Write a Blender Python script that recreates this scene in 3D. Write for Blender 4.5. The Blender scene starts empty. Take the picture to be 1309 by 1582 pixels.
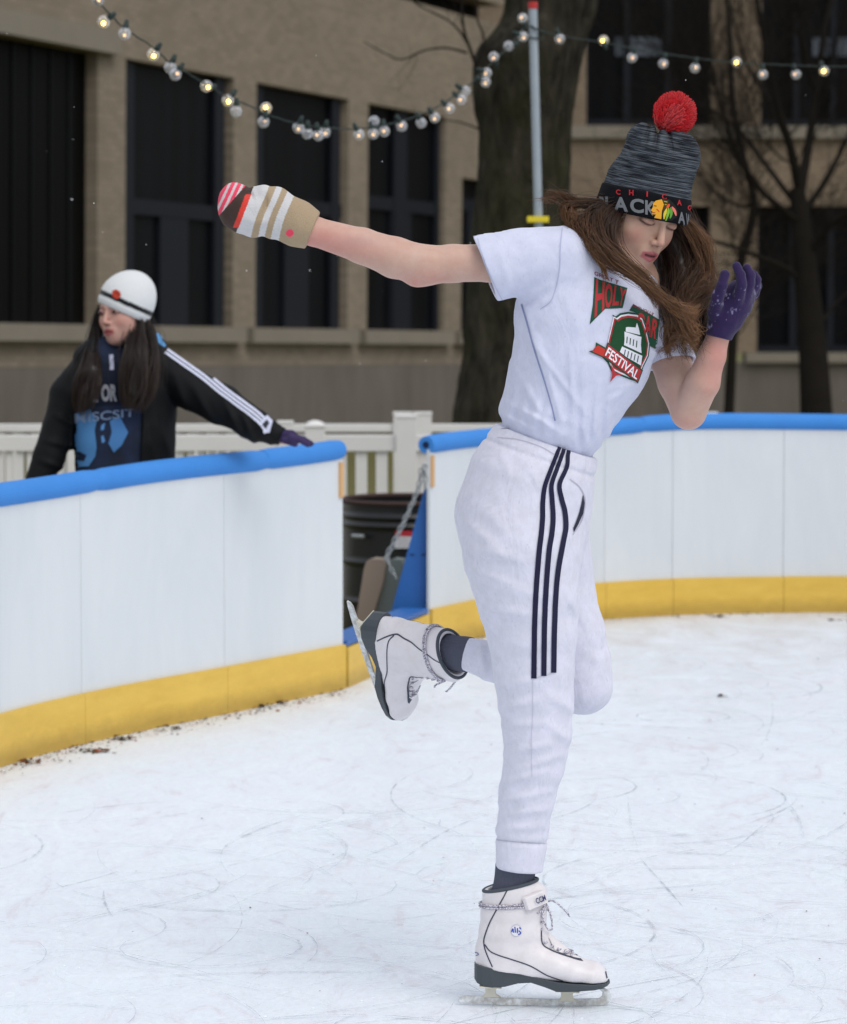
import bpy, bmesh, math, random
import numpy as np
from mathutils import Vector, Matrix
from mathutils.bvhtree import BVHTree

# ------------------------------------------------------------------ camera, world, sun
SC = bpy.context.scene
F_PX, CX, CY = 5000.0, 654.5, 791.0          # photo pixels
CAM_H = 1.45
PITCH = math.atan((791.0 - 430.0) / F_PX)
LENS = F_PX / 1582.0 * 36.0
cam_d = bpy.data.cameras.new("camera")
cam = bpy.data.objects.new("camera", cam_d)
SC.collection.objects.link(cam)
cam.location = (0, 0, CAM_H)
cam.rotation_euler = (math.pi / 2 - PITCH, 0, 0)
cam_d.sensor_fit = 'VERTICAL'
cam_d.sensor_height = 36.0
cam_d.sensor_width = 36.0
cam_d.lens = LENS
cam_d.clip_start = 0.1
cam_d.clip_end = 2000
cam_d.dof.use_dof = True
cam_d.dof.focus_distance = 6.45
cam_d.dof.aperture_fstop = (LENS / 1000.0) / 0.015
SC.camera = cam

SUN_EL, SUN_AZ = math.radians(52), math.radians(142)
world = bpy.data.worlds.new("World")
SC.world = world
world.use_nodes = True
wn = world.node_tree
wn.nodes.clear()
wo = wn.nodes.new('ShaderNodeOutputWorld')
wb = wn.nodes.new('ShaderNodeBackground')
sky = wn.nodes.new('ShaderNodeTexSky')
sky.sky_type = 'NISHITA'
sky.sun_disc = False
sky.sun_elevation = SUN_EL
sky.sun_rotation = SUN_AZ
sky.air_density = 1.0
sky.dust_density = 4.0
sky.ozone_density = 1.0
wm = wn.nodes.new('ShaderNodeMix')
wm.data_type = 'RGBA'
wm.inputs[0].default_value = 0.80
wm.inputs[7].default_value = (8.2, 8.6, 9.3, 1)      # the grey overcast layer under the sky
wn.links.new(sky.outputs[0], wm.inputs[6])
wn.links.new(wm.outputs[2], wb.inputs[0])
wb.inputs[1].default_value = 0.10
wn.links.new(wb.outputs[0], wo.inputs[0])
sun_d = bpy.data.lights.new("sun", 'SUN')
sun_d.energy = 1.25
sun_d.angle = math.radians(35)
sun_d.color = (1.0, 0.965, 0.92)
sun = bpy.data.objects.new("sun", sun_d)
SC.collection.objects.link(sun)
sd = Vector((math.sin(SUN_AZ) * math.cos(SUN_EL), math.cos(SUN_AZ) * math.cos(SUN_EL), math.sin(SUN_EL)))
sun.rotation_euler = sd.to_track_quat('Z', 'Y').to_euler()
SC.view_settings.view_transform = 'Standard'
SC.view_settings.look = 'None'
SC.view_settings.exposure = 0.02
SC.view_settings.gamma = 1.0
SC.render.engine = 'CYCLES'
SC.cycles.use_denoising = True
SC.cycles.max_bounces = 6
SC.cycles.diffuse_bounces = 3
SC.cycles.glossy_bounces = 3
SC.cycles.transparent_max_bounces = 8
SC.cycles.caustics_reflective = False
SC.cycles.caustics_refractive = False

# ------------------------------------------------------------------ measuring helpers
CP, SP = math.cos(PITCH), math.sin(PITCH)
def ray(px, py):
    u, v = px - CX, CY - py
    return Vector((u, F_PX * CP + v * SP, -F_PX * SP + v * CP))
def at(px, py, Y):
    """the world point on the vertical plane at distance Y whose image is (px, py)"""
    d = ray(px, py)
    return Vector((0, 0, CAM_H)) + d * (Y / d.y)
def pxm(Y):
    return Y / (F_PX * CP)          # metres per photo pixel at distance Y
def on_ground(px, py, z=0.0):
    d = ray(px, py)
    return Vector((0, 0, CAM_H)) + d * ((z - CAM_H) / d.z)
def to_px(P):
    """(n,3) world -> photo pixels"""
    x, y, z = P[:, 0], P[:, 1], P[:, 2] - CAM_H
    f = y * CP - z * SP
    up = y * SP + z * CP
    return np.stack([CX + F_PX * x / f, CY - F_PX * up / f], 1)

def lin(h):
    h = h.lstrip('#')
    c = [int(h[i:i + 2], 16) / 255 for i in (0, 2, 4)]
    return tuple(((x + 0.055) / 1.055) ** 2.4 if x > 0.04045 else x / 12.92 for x in c) + (1.0,)

# ------------------------------------------------------------------ object helpers
ORG = {}
def mesh_data(name, V, Fc, cols=None, vecs=None, smooth=True, uvs=None):
    me = bpy.data.meshes.new(name)
    V = np.asarray(V, dtype=np.float64)
    if isinstance(Fc, np.ndarray):
        k = Fc.shape[1]
        me.vertices.add(len(V)); me.vertices.foreach_set('co', V.ravel())
        me.loops.add(Fc.size); me.loops.foreach_set('vertex_index', Fc.ravel().astype(np.int32))
        me.polygons.add(len(Fc))
        me.polygons.foreach_set('loop_start', np.arange(0, Fc.size, k, dtype=np.int32))
        me.update(calc_edges=True)
        me.validate()
    else:
        me.from_pydata([tuple(v) for v in V], [], Fc)
        me.update()
    if smooth:
        me.polygons.foreach_set('use_smooth', np.ones(len(me.polygons), dtype=bool))
    if cols is not None:
        a = me.color_attributes.new('Col', 'FLOAT_COLOR', 'POINT')
        c = np.ones((len(V), 4), dtype=np.float32); c[:, :3] = np.asarray(cols)[:, :3]
        a.data.foreach_set('color', c.ravel())
    if vecs is not None:
        a = me.attributes.new('tc', 'FLOAT_VECTOR', 'POINT')
        a.data.foreach_set('vector', np.asarray(vecs, dtype=np.float32).ravel())
    return me
def obj(name, V, Fc, mat, parent=None, origin=None, cols=None, vecs=None, smooth=True):
    V = np.asarray([tuple(v) for v in V] if not isinstance(V, np.ndarray) else V, dtype=np.float64)
    o_ = ORG[parent.name] if parent is not None else np.array(origin if origin is not None else (0, 0, 0), dtype=float)
    me = mesh_data(name, V - o_, Fc, cols, vecs, smooth)
    ob = bpy.data.objects.new(name, me)
    SC.collection.objects.link(ob)
    if mat is not None:
        me.materials.append(mat)
    if parent is not None:
        ob.parent = parent
    else:
        ob.location = tuple(o_)
    ORG[ob.name] = o_
    return ob
def empty(name, origin):
    ob = bpy.data.objects.new(name, None)
    SC.collection.objects.link(ob)
    ob.empty_display_size = 0.1
    ob.location = tuple(origin)
    ORG[ob.name] = np.array(origin, dtype=float)
    return ob
def tag(ob, label=None, cat=None, group=None, kind=None):
    if label: ob['label'] = label
    if cat: ob['category'] = cat
    if group: ob['group'] = group
    if kind: ob['kind'] = kind
    return ob

class MB:
    """collects boxes, tubes and prisms into one mesh"""
    def __init__(s): s.V = []; s.F = []; s.C = []
    def add(s, V, Fc, col=None):
        n = len(s.V)
        s.V.extend([tuple(v) for v in V]); s.F.extend([tuple(i + n for i in f) for f in Fc])
        if col is not None: s.C.extend([col[:3]] * len(V))
    def box(s, c, ax, ay, az, col=None):
        """centre and three half-axis vectors"""
        c, ax, ay, az = map(Vector, (c, ax, ay, az))
        V = [c + ax * i + ay * j + az * k for i in (-1, 1) for j in (-1, 1) for k in (-1, 1)]
        s.add(V, [(0, 1, 3, 2), (4, 6, 7, 5), (0, 4, 5, 1), (2, 3, 7, 6), (0, 2, 6, 4), (1, 5, 7, 3)], col)
    def bx(s, x0, x1, y0, y1, z0, z1, col=None):
        s.box(((x0 + x1) / 2, (y0 + y1) / 2, (z0 + z1) / 2), ((x1 - x0) / 2, 0, 0), (0, (y1 - y0) / 2, 0), (0, 0, (z1 - z0) / 2), col)
    def tube(s, pts, r, n=8, col=None, cap=True):
        pts = [Vector(p) for p in pts]
        rs = r if isinstance(r, (list, tuple, np.ndarray)) else [r] * len(pts)
        V = []; Fc = []
        nrm = None
        for i, p in enumerate(pts):
            t = (pts[min(i + 1, len(pts) - 1)] - pts[max(i - 1, 0)])
            t = t.normalized() if t.length > 1e-9 else Vector((0, 0, 1))
            if nrm is None:
                nrm = t.orthogonal().normalized()
            nrm = (nrm - t * nrm.dot(t))
            nrm = nrm.normalized() if nrm.length > 1e-6 else t.orthogonal().normalized()
            b = t.cross(nrm)
            for k in range(n):
                a = 2 * math.pi * k / n
                V.append(p + (nrm * math.cos(a) + b * math.sin(a)) * float(rs[i]))
        for i in range(len(pts) - 1):
            for k in range(n):
                k2 = (k + 1) % n
                Fc.append((i * n + k, i * n + k2, (i + 1) * n + k2, (i + 1) * n + k))
        if cap:
            Fc.append(tuple(range(n - 1, -1, -1))); Fc.append(tuple((len(pts) - 1) * n + k for k in range(n)))
        s.add(V, Fc, col)
    def prism(s, poly, f0, f1, col=None):
        """poly: 2D points; f0, f1 map a 2D point to the two faces"""
        n = len(poly)
        V = [f0(p) for p in poly] + [f1(p) for p in poly]
        Fc = [tuple(range(n)), tuple(range(2 * n - 1, n - 1, -1))] + [(i, i + n, (i + 1) % n + n, (i + 1) % n) for i in range(n)]
        s.add(V, Fc, col)
    def build(s, name, mat, parent=None, origin=None, smooth=False, bevel=None):
        ob = obj(name, np.array(s.V, dtype=float), s.F, mat, parent, origin, cols=(np.array(s.C) if s.C else None), smooth=smooth)
        bm = bmesh.new(); bm.from_mesh(ob.data)
        bmesh.ops.recalc_face_normals(bm, faces=bm.faces)
        bm.to_mesh(ob.data); bm.free()
        if bevel:
            m = ob.modifiers.new('bevel', 'BEVEL'); m.width = bevel; m.segments = 3; m.limit_method = 'ANGLE'
        if smooth:
            try:
                ob.data.set_sharp_from_angle(angle=math.radians(40))
            except Exception:
                pass
        return ob

def catmull(pts, n):
    """(k,d) control points -> n samples"""
    P = np.asarray(pts, dtype=float)
    P = np.vstack([2 * P[0] - P[1], P, 2 * P[-1] - P[-2]])
    k = len(P) - 3
    u = np.linspace(0, k, n); i = np.minimum(u.astype(int), k - 1); t = (u - i)[:, None]
    a, b, c, d = P[i], P[i + 1], P[i + 2], P[i + 3]
    return 0.5 * ((2 * b) + (-a + c) * t + (2 * a - 5 * b + 4 * c - d) * t ** 2 + (-a + 3 * b - 3 * c + d) * t ** 3)

# ------------------------------------------------------------------ noise
def _hash(i, j, k, seed):
    h = (i * 374761393 + j * 668265263 + k * 2147483647 + seed * 974634777) & 0xffffffff
    h = ((h ^ (h >> 13)) * 1274126177) & 0xffffffff
    h = h ^ (h >> 16)
    return (h & 0xffff) / 32767.5 - 1.0
def vnoise(P, freq, seed=0):
    Q = np.asarray(P) * freq
    I = np.floor(Q).astype(np.int64); f = Q - I; f = f * f * (3 - 2 * f)
    out = 0
    for a in (0, 1):
        for b in (0, 1):
            for c in (0, 1):
                w = (f[:, 0] if a else 1 - f[:, 0]) * (f[:, 1] if b else 1 - f[:, 1]) * (f[:, 2] if c else 1 - f[:, 2])
                out = out + w * _hash(I[:, 0] + a, I[:, 1] + b, I[:, 2] + c, seed)
    return out

# ------------------------------------------------------------------ distance fields and their surfaces
def nrm(v):
    v = np.asarray(v, dtype=float); return v / np.linalg.norm(v)
def smin(a, b, k):
    h = np.clip(0.5 + 0.5 * (b - a) / k, 0, 1)
    return b * (1 - h) + a * h - k * h * (1 - h)
def smax(a, b, k):
    return -smin(-a, -b, k)
def cone(P, a, b, ra, rb):
    a = np.asarray(a, dtype=float); b = np.asarray(b, dtype=float)
    ba = b - a; t = np.clip(((P - a) @ ba) / max(ba @ ba, 1e-12), 0, 1)
    return np.linalg.norm(P - a - t[:, None] * ba, axis=1) - (ra + (rb - ra) * t)
def ell(P, c, r, M=None):
    Q = P - np.asarray(c, dtype=float)
    if M is not None: Q = Q @ M
    r = np.asarray(r, dtype=float)
    k0 = np.linalg.norm(Q / r, axis=1); k1 = np.linalg.norm(Q / (r * r), axis=1)
    return k0 * (k0 - 1) / np.maximum(k1, 1e-9)
def chain(P, nodes, k=0.0):
    """nodes: (point, radius); union of tapered capsules"""
    d = None
    for (a, ra), (b, rb) in zip(nodes[:-1], nodes[1:]):
        e = cone(P, a, b, ra, rb)
        d = e if d is None else (smin(d, e, k) if k else np.minimum(d, e))
    return d
def echain(P, nodes, k=0.01):
    """nodes: (point, half width along L, half depth, L vector); elliptic sections"""
    d = None
    for (p0, a0, b0, L0), (p1, a1, b1, L1) in zip(nodes[:-1], nodes[1:]):
        p0 = np.asarray(p0, dtype=float); p1 = np.asarray(p1, dtype=float)
        ax = p1 - p0; ln = np.linalg.norm(ax); T = ax / ln
        t = np.clip(((P - p0) @ T) / ln, 0, 1)
        v = P - (p0 + t[:, None] * ax)
        L = np.asarray(L0)[None] * (1 - t[:, None]) + np.asarray(L1)[None] * t[:, None]
        L = L - (L @ T)[:, None] * T; L /= np.linalg.norm(L, axis=1)[:, None]
        A = np.cross(np.broadcast_to(T, L.shape), L)
        a = a0 + (a1 - a0) * t; b = b0 + (b1 - b0) * t; m = np.minimum(a, b)
        u = (v * L).sum(1); w = (v * A).sum(1); h = v @ T
        k0 = np.sqrt((u / a) ** 2 + (w / b) ** 2 + (h / m) ** 2)
        k1 = np.sqrt((u / a ** 2) ** 2 + (w / b ** 2) ** 2 + (h / m ** 2) ** 2)
        e = k0 * (k0 - 1) / np.maximum(k1, 1e-6)
        e = np.where(k0 < 0.3, -m * 0.7, e)
        d = e if d is None else smin(d, e, k)
    return d
def plane(P, p, n):
    return (P - np.asarray(p, dtype=float)) @ nrm(n)

def surface(f, lo, hi, h, lip=1.7):
    """surface-nets mesh of f<0 (quads)"""
    lo = np.asarray(lo, dtype=float); hi = np.asarray(hi, dtype=float)
    B = 8
    nb = np.ceil((hi - lo) / (h * B)).astype(int)
    n = nb * B + 1
    g = np.stack(np.meshgrid(*[np.arange(k) for k in nb], indexing='ij'), -1).reshape(-1, 3)
    cen = lo + (g * B + B / 2) * h
    dc = f(cen)
    V = np.ones(n, dtype=np.float32)
    sg = np.where(dc < 0, -1.0, 1.0).astype(np.float32).reshape(nb)
    V[:-1, :-1, :-1] = np.repeat(np.repeat(np.repeat(sg, B, 0), B, 1), B, 2)
    act = g[np.abs(dc) < B * h * 0.87 * lip]
    o = np.stack(np.meshgrid(*[np.arange(B + 1)] * 3, indexing='ij'), -1).reshape(-1, 3)
    step = max(1, 300000 // len(o))
    for s in range(0, len(act), step):
        idx = (act[s:s + step, None, :] * B + o[None]).reshape(-1, 3)
        V[idx[:, 0], idx[:, 1], idx[:, 2]] = f(lo + idx * h)
    ins = V < 0
    c = np.zeros(tuple(np.array(V.shape) - 1), dtype=np.int8)
    for a in (0, 1):
        for b in (0, 1):
            for d in (0, 1):
                c += ins[a:a + c.shape[0], b:b + c.shape[1], d:d + c.shape[2]]
    cells = np.argwhere((c > 0) & (c < 8))
    ids = -np.ones(c.shape, dtype=np.int32)
    ids[cells[:, 0], cells[:, 1], cells[:, 2]] = np.arange(len(cells))
    acc = np.zeros((len(cells), 3)); cnt = np.zeros(len(cells))
    cor = [np.array(q) for q in ((0, 0, 0), (1, 0, 0), (0, 1, 0), (1, 1, 0), (0, 0, 1), (1, 0, 1), (0, 1, 1), (1, 1, 1))]
    ed = [(0, 1), (2, 3), (4, 5), (6, 7), (0, 2), (1, 3), (4, 6), (5, 7), (0, 4), (1, 5), (2, 6), (3, 7)]
    vals = [V[tuple((cells + q).T)].astype(float) for q in cor]
    for a, b in ed:
        va, vb = vals[a], vals[b]
        m = (va < 0) != (vb < 0)
        t = np.where(m, va / np.where(m, va - vb, 1), 0)
        acc += np.where(m[:, None], cor[a] + t[:, None] * (cor[b] - cor[a]), 0); cnt += m
    pos = lo + (cells + acc / cnt[:, None]) * h
    Q = []
    for ax in range(3):
        s0 = [slice(None)] * 3; s1 = [slice(None)] * 3
        s0[ax] = slice(0, -1); s1[ax] = slice(1, None)
        A, Bv = ins[tuple(s0)], ins[tuple(s1)]
        e = np.argwhere(A != Bv)
        u, v = [i for i in range(3) if i != ax]
        ok = (e[:, u] > 0) & (e[:, v] > 0) & (e[:, u] < c.shape[u]) & (e[:, v] < c.shape[v])
        e = e[ok]
        sgn = A[tuple(e.T)]
        du = np.zeros(3, int); du[u] = 1; dv = np.zeros(3, int); dv[v] = 1
        q = np.stack([ids[tuple((e - du - dv).T)], ids[tuple((e - dv).T)], ids[tuple(e.T)], ids[tuple((e - du).T)]], 1)
        flip = sgn if ax != 1 else ~sgn
        q[~flip] = q[~flip][:, ::-1]
        Q.append(q)
    Q = np.vstack(Q); Q = Q[(Q >= 0).all(1)]
    return pos, Q

def bvh(V, Fc):
    return BVHTree.FromPolygons([tuple(v) for v in V], [tuple(int(i) for i in q) for q in Fc])

# ------------------------------------------------------------------ flat shapes laid on curved surfaces
def tri_grid(polys, maxlen):
    """list of 2D polygons -> (verts2d, tris) with no edge longer than maxlen"""
    bm = bmesh.new()
    for poly in polys:
        vs = [bm.verts.new((p[0], p[1], 0)) for p in poly]
        try: bm.faces.new(vs)
        except ValueError: pass
    return _refine(bm, maxlen)
def _refine(bm, maxlen):
    bmesh.ops.triangulate(bm, faces=bm.faces)
    for _ in range(7):
        L = [e for e in bm.edges if e.calc_length() > maxlen]
        if not L: break
        bmesh.ops.subdivide_edges(bm, edges=L, cuts=1, use_grid_fill=False)
        bmesh.ops.triangulate(bm, faces=[f for f in bm.faces if len(f.verts) > 3])
    bm.verts.index_update()
    V = np.array([v.co[:2] for v in bm.verts]); Fc = [tuple(v.index for v in f.verts) for f in bm.faces]
    bm.free()
    return V, Fc
def text_grid(txt, maxlen=0.12, bold=0.0, spacing=1.0):
    cu = bpy.data.curves.new('t', 'FONT'); cu.body = txt; cu.size = 1.0; cu.offset = bold; cu.space_character = spacing
    cu.resolution_u = 4
    o = bpy.data.objects.new('t', cu); SC.collection.objects.link(o)
    dg = bpy.context.evaluated_depsgraph_get()
    me = bpy.data.meshes.new_from_object(o.evaluated_get(dg))
    bm = bmesh.new(); bm.from_mesh(me)
    bmesh.ops.remove_doubles(bm, verts=bm.verts, dist=1e-5)
    V, Fc = _refine(bm, maxlen)
    bpy.data.objects.remove(o); bpy.data.curves.remove(cu); bpy.data.meshes.remove(me)
    mn, mx = V.min(0), V.max(0)
    return (V - mn) / np.maximum(mx - mn, 1e-6), Fc
def quad_map(V, tl, tr, br, bl):
    u, v = V[:, :1], V[:, 1:2]
    tl, tr, br, bl = map(lambda q: np.array(q, dtype=float)[None], (tl, tr, br, bl))
    return (bl * (1 - u) + br * u) * (1 - v) + (tl * (1 - u) + tr * u) * v
def cam_caster(tree):
    o = Vector((0, 0, CAM_H))
    def cast(u, v):
        d = ray(u, v).normalized()
        h = tree.ray_cast(o, d)
        return (h[0], h[1] if h[1].dot(d) < 0 else -h[1]) if h[0] is not None else None
    return cast
def lay(V2, Fc, cast, off):
    """project 2D vertices on a surface; faces with a missed corner are dropped"""
    out = []; ok = []
    for u, v in V2:
        h = cast(u, v)
        ok.append(h is not None)
        out.append(h[0] + h[1] * off if h else Vector((0, 0, 0)))
    P = np.array([tuple(p) for p in out])
    Fk = [f for f in Fc if all(ok[i] for i in f) and max(np.linalg.norm(P[f[0]] - P[f[1]]), np.linalg.norm(P[f[1]] - P[f[2]]), np.linalg.norm(P[f[0]] - P[f[2]])) < 0.05]
    used = sorted({i for f in Fk for i in f}); mp = {i: j for j, i in enumerate(used)}
    return P[used], [tuple(mp[i] for i in f) for f in Fk]
class Decal:
    """coloured shapes laid on one surface, one mesh"""
    def __init__(s, cast, step=4.0): s.cast = cast; s.V = []; s.F = []; s.C = []; s.step = step
    def _put(s, V2, Fc, hexc, off):
        P, Fk = lay(V2, Fc, s.cast, off)
        n = len(s.V); s.V.extend(map(tuple, P)); s.F.extend([tuple(i + n for i in f) for f in Fk]); s.C.extend([lin(hexc)[:3]] * len(P))
    def poly(s, pts, hexc, off=0.0012): s._put(*tri_grid([pts], s.step), hexc, off)
    def text(s, txt, quad, hexc, off=0.002, bold=0.0):
        V, Fc = text_grid(txt, 0.15, bold); s._put(quad_map(V, *quad), Fc, hexc, off)
    def line(s, pts, w, hexc, off=0.0012, n=None):
        P = catmull(pts, n or max(8, int(sum(math.dist(a, b) for a, b in zip(pts[:-1], pts[1:])) / s.step)))
        T = np.gradient(P, axis=0); T /= np.linalg.norm(T, axis=1)[:, None]
        N = np.stack([-T[:, 1], T[:, 0]], 1)
        ws = np.asarray(w) if not np.isscalar(w) else w
        if not np.isscalar(w): ws = np.interp(np.linspace(0, 1, len(P)), np.linspace(0, 1, len(ws)), ws)[:, None]
        V = np.vstack([P - N * ws / 2, P + N * ws / 2]); m = len(P)
        Fc = []
        for i in range(m - 1):
            Fc += [(i, i + 1, m + i + 1), (i, m + i + 1, m + i)]
        s._put(V, Fc, hexc, off)
    def build(s, name, mat, parent):
        if not s.F: return None
        return obj(name, np.array(s.V), s.F, mat, parent, cols=np.array(s.C))

# ------------------------------------------------------------------ materials
def mat(name, col=(0.5, 0.5, 0.5, 1), rough=0.6, metal=0.0, spec=0.5):
    m = bpy.data.materials.new(name); m.use_nodes = True
    b = m.node_tree.nodes['Principled BSDF']
    if isinstance(col, str): col = lin(col)
    b.inputs['Base Color'].default_value = col
    b.inputs['Roughness'].default_value = rough
    b.inputs['Metallic'].default_value = metal
    b.inputs['Specular IOR Level'].default_value = spec
    return m
def nd(m, t, **kw):
    n = m.node_tree.nodes.new(t)
    for k, v in kw.items(): setattr(n, k, v)
    return n
def lk(m, a, b): m.node_tree.links.new(a, b)
def bsdf(m): return m.node_tree.nodes['Principled BSDF']
def coords(m, kind='Object', scale=(1, 1, 1), attr=None):
    if attr:
        a = nd(m, 'ShaderNodeAttribute', attribute_name=attr); src = a.outputs['Vector']
    else:
        a = nd(m, 'ShaderNodeTexCoord'); src = a.outputs[kind]
    mp = nd(m, 'ShaderNodeMapping'); mp.inputs['Scale'].default_value = scale
    lk(m, src, mp.inputs['Vector'])
    return mp.outputs[0]
def noise(m, vec, scale, detail=4, rough=0.55, dist=0.0):
    n = nd(m, 'ShaderNodeTexNoise'); n.inputs['Scale'].default_value = scale; n.inputs['Detail'].default_value = detail
    n.inputs['Roughness'].default_value = rough; n.inputs['Distortion'].default_value = dist
    lk(m, vec, n.inputs['Vector']); return n.outputs['Fac']
def ramp(m, fac, stops):
    r = nd(m, 'ShaderNodeValToRGB'); e = r.color_ramp.elements
    while len(e) < len(stops): e.new(0.5)
    for el, (p, c) in zip(e, stops):
        el.position = p; el.color = lin(c) if isinstance(c, str) else c
    lk(m, fac, r.inputs[0]); return r.outputs[0]
def mixc(m, fac, a, b, mode='MIX'):
    x = nd(m, 'ShaderNodeMix', data_type='RGBA', blend_type=mode)
    for inp, v in ((0, fac), (6, a), (7, b)):
        if hasattr(v, 'links') or isinstance(v, bpy.types.NodeSocket): lk(m, v, x.inputs[inp])
        else: x.inputs[inp].default_value = (lin(v) if isinstance(v, str) else v)
    return x.outputs[2]
def bump(m, h, strength=0.3, dist=0.002, prev=None):
    b = nd(m, 'ShaderNodeBump'); b.inputs['Strength'].default_value = strength; b.inputs['Distance'].default_value = dist
    lk(m, h, b.inputs['Height'])
    if prev: lk(m, prev, b.inputs['Normal'])
    return b.outputs[0]
def setc(m, c): lk(m, c, bsdf(m).inputs['Base Color'])
def setn(m, n): lk(m, n, bsdf(m).inputs['Normal'])
W_, B_ = (1, 1, 1, 1), (0, 0, 0, 1)

def vcol_mat(name, rough=0.8, spec=0.3, sheen=0.0, bscale=None, bstr=0.3, bdist=0.001):
    m = mat(name, rough=rough, spec=spec)
    a = nd(m, 'ShaderNodeVertexColor', layer_name='Col')
    if bscale:
        v = coords(m); f = noise(m, v, bscale, 3)
        setc(m, mixc(m, 1.0, a.outputs[0], ramp(m, f, [(0.2, (.86, .86, .86, 1)), (0.8, (1, 1, 1, 1))]), 'MULTIPLY'))
        setn(m, bump(m, f, bstr, bdist))
    else:
        setc(m, a.outputs[0])
    bsdf(m).inputs['Sheen Weight'].default_value = sheen
    return m

def cloth_mat(name, c0, c1, fleck=None, scale=900, sheen=0.2, bstr=0.35, rough=0.9, folds=0.0):
    m = mat(name, rough=rough, spec=0.2)
    v = coords(m)
    f1 = noise(m, v, 45, 5, 0.65)
    col = mixc(m, ramp(m, f1, [(0.3, B_), (0.7, W_)]), c0, c1)
    f2 = noise(m, coords(m, scale=(1, 1, 0.35)), scale * 0.45, 2, 0.7)
    if fleck:
        col = mixc(m, ramp(m, f2, [(0.60, B_), (0.78, W_)]), col, fleck)
    setc(m, col)
    wv = noise(m, v, scale, 2, 0.6)
    n = bump(m, wv, bstr, 0.0006)
    if folds:
        ff = noise(m, coords(m, scale=(1, 1, 0.55)), 16, 3, 0.55, 1.2)
        n = bump(m, ff, folds, 0.010, n)
    setn(m, n)
    bsdf(m).inputs['Sheen Weight'].default_value = sheen
    bsdf(m).inputs['Sheen Roughness'].default_value = 0.5
    return m

# ------------------------------------------------------------------ ice, ground
M_ice = mat('ice_white', rough=0.42, spec=0.35)
v = coords(M_ice)
vs = coords(M_ice, scale=(1.0, 0.55, 1))
n1 = noise(M_ice, vs, 1.3, 6, 0.6, 0.6)
n2 = noise(M_ice, coords(M_ice, scale=(1, 0.35, 1)), 9, 6, 0.7, 1.5)
n3 = noise(M_ice, coords(M_ice, scale=(1, 2.0, 1)), 60, 4, 0.7)
c = mixc(M_ice, ramp(M_ice, n1, [(0.3, B_), (0.7, W_)]), '#e2edf4', '#eef4fa')
c = mixc(M_ice, ramp(M_ice, n2, [(0.38, B_), (0.62, W_)]), c, '#e6e9f2')
n5 = noise(M_ice, coords(M_ice, scale=(1, .45, 1)), 26, 7, 0.8, 2.5)
c = mixc(M_ice, ramp(M_ice, n5, [(0.50, B_), (0.66, (.75, .75, .75, 1))]), c, '#d8e0e5')
c = mixc(M_ice, ramp(M_ice, n5, [(0.32, (.8, .8, .8, 1)), (0.44, B_)]), c, '#f4f8fc')
c = mixc(M_ice, ramp(M_ice, n2, [(0.58, B_), (0.74, (.7, .7, .7, 1))]), c, '#cfc8cb')
# worn brown tint that gathers towards the far boards
sx = nd(M_ice, 'ShaderNodeSeparateXYZ'); lk(M_ice, v, sx.inputs[0])
mr = nd(M_ice, 'ShaderNodeMapRange'); mr.inputs[1].default_value = 9.2; mr.inputs[2].default_value = 14.2; mr.inputs[3].default_value = 0.0; mr.inputs[4].default_value = 0.9
lk(M_ice, sx.outputs[1], mr.inputs[0])
n4 = noise(M_ice, vs, 2.6, 6, 0.7, 1.0)
mm = nd(M_ice, 'ShaderNodeMath', operation='MULTIPLY'); lk(M_ice, mr.outputs[0], mm.inputs[0]); lk(M_ice, ramp(M_ice, n4, [(0.35, B_), (0.75, W_)]), mm.inputs[1])
c = mixc(M_ice, mm.outputs[0], c, '#b9b1aa')
setc(M_ice, c)
setn(M_ice, bump(M_ice, n3, 0.25, 0.004, bump(M_ice, n2, 0.35, 0.012)))

M_grass = mat('grass_ground', rough=0.95, spec=0.1)
v = coords(M_grass)
setc(M_grass, mixc(M_grass, noise(M_grass, v, 1.2, 6, 0.7), '#5a5a3c', '#7a7448'))
setn(M_grass, bump(M_grass, noise(M_grass, v, 40, 4), 0.8, 0.03))

# rink outline, from the foot of the boards
LB = [(-560, 1420), (-380, 1335), (-200, 1257), (0, 1184), (110, 1153), (220, 1128), (330, 1106), (430, 1085), (530, 1064)]
RB = [(664, 1003), (740, 985), (830, 969), (920, 958), (1044, 950), (1180, 947), (1309, 946), (1500, 950), (1750, 975), (2000, 1030)]
LBw = [on_ground(*p) for p in LB]; RBw = [on_ground(*p) for p in RB]
EL, ER = LBw[-1], RBw[0]

# ice sheet: follows the rink outline, one flat sheet
outline = LBw + RBw
ice_poly = [(p.x, p.y) for p in outline] + [(6.5, 8.5), (6.5, -3), (-4.5, -3), (-4.5, 4)]
bm = bmesh.new(); bm.faces.new([bm.verts.new((x, y, 0.0)) for x, y in ice_poly]); bmesh.ops.triangulate(bm, faces=bm.faces)
Vv = [tuple(x.co) for x in bm.verts]; bm.verts.index_update(); Ff = [tuple(x.index for x in f.verts) for f in bm.faces]; bm.free()
tag(obj('ice', Vv, Ff, M_ice, smooth=False), 'white scratched ice surface of the rink', kind='structure')

# ground: one sheet to the horizon, a little lower than the ice and falling away behind the rink
xs = np.concatenate([np.linspace(-900, -40, 8), np.linspace(-30, 30, 31), np.linspace(40, 900, 8)])
ys = np.concatenate([np.linspace(-400, -10, 5), np.linspace(0, 60, 41), np.linspace(80, 1500, 9)])
GV = []; 
def ground_z(y): return -0.10 - 0.022 * max(0.0, min(y, 60) - 12)
for y in ys:
    for x in xs: GV.append((x, y, ground_z(y)))
nx = len(xs)
GF = [(j * nx + i, j * nx + i + 1, (j + 1) * nx + i + 1, (j + 1) * nx + i) for j in range(len(ys) - 1) for i in range(nx - 1)]
tag(obj('ground', GV, GF, M_grass), 'dull winter grass ground', kind='structure')

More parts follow.
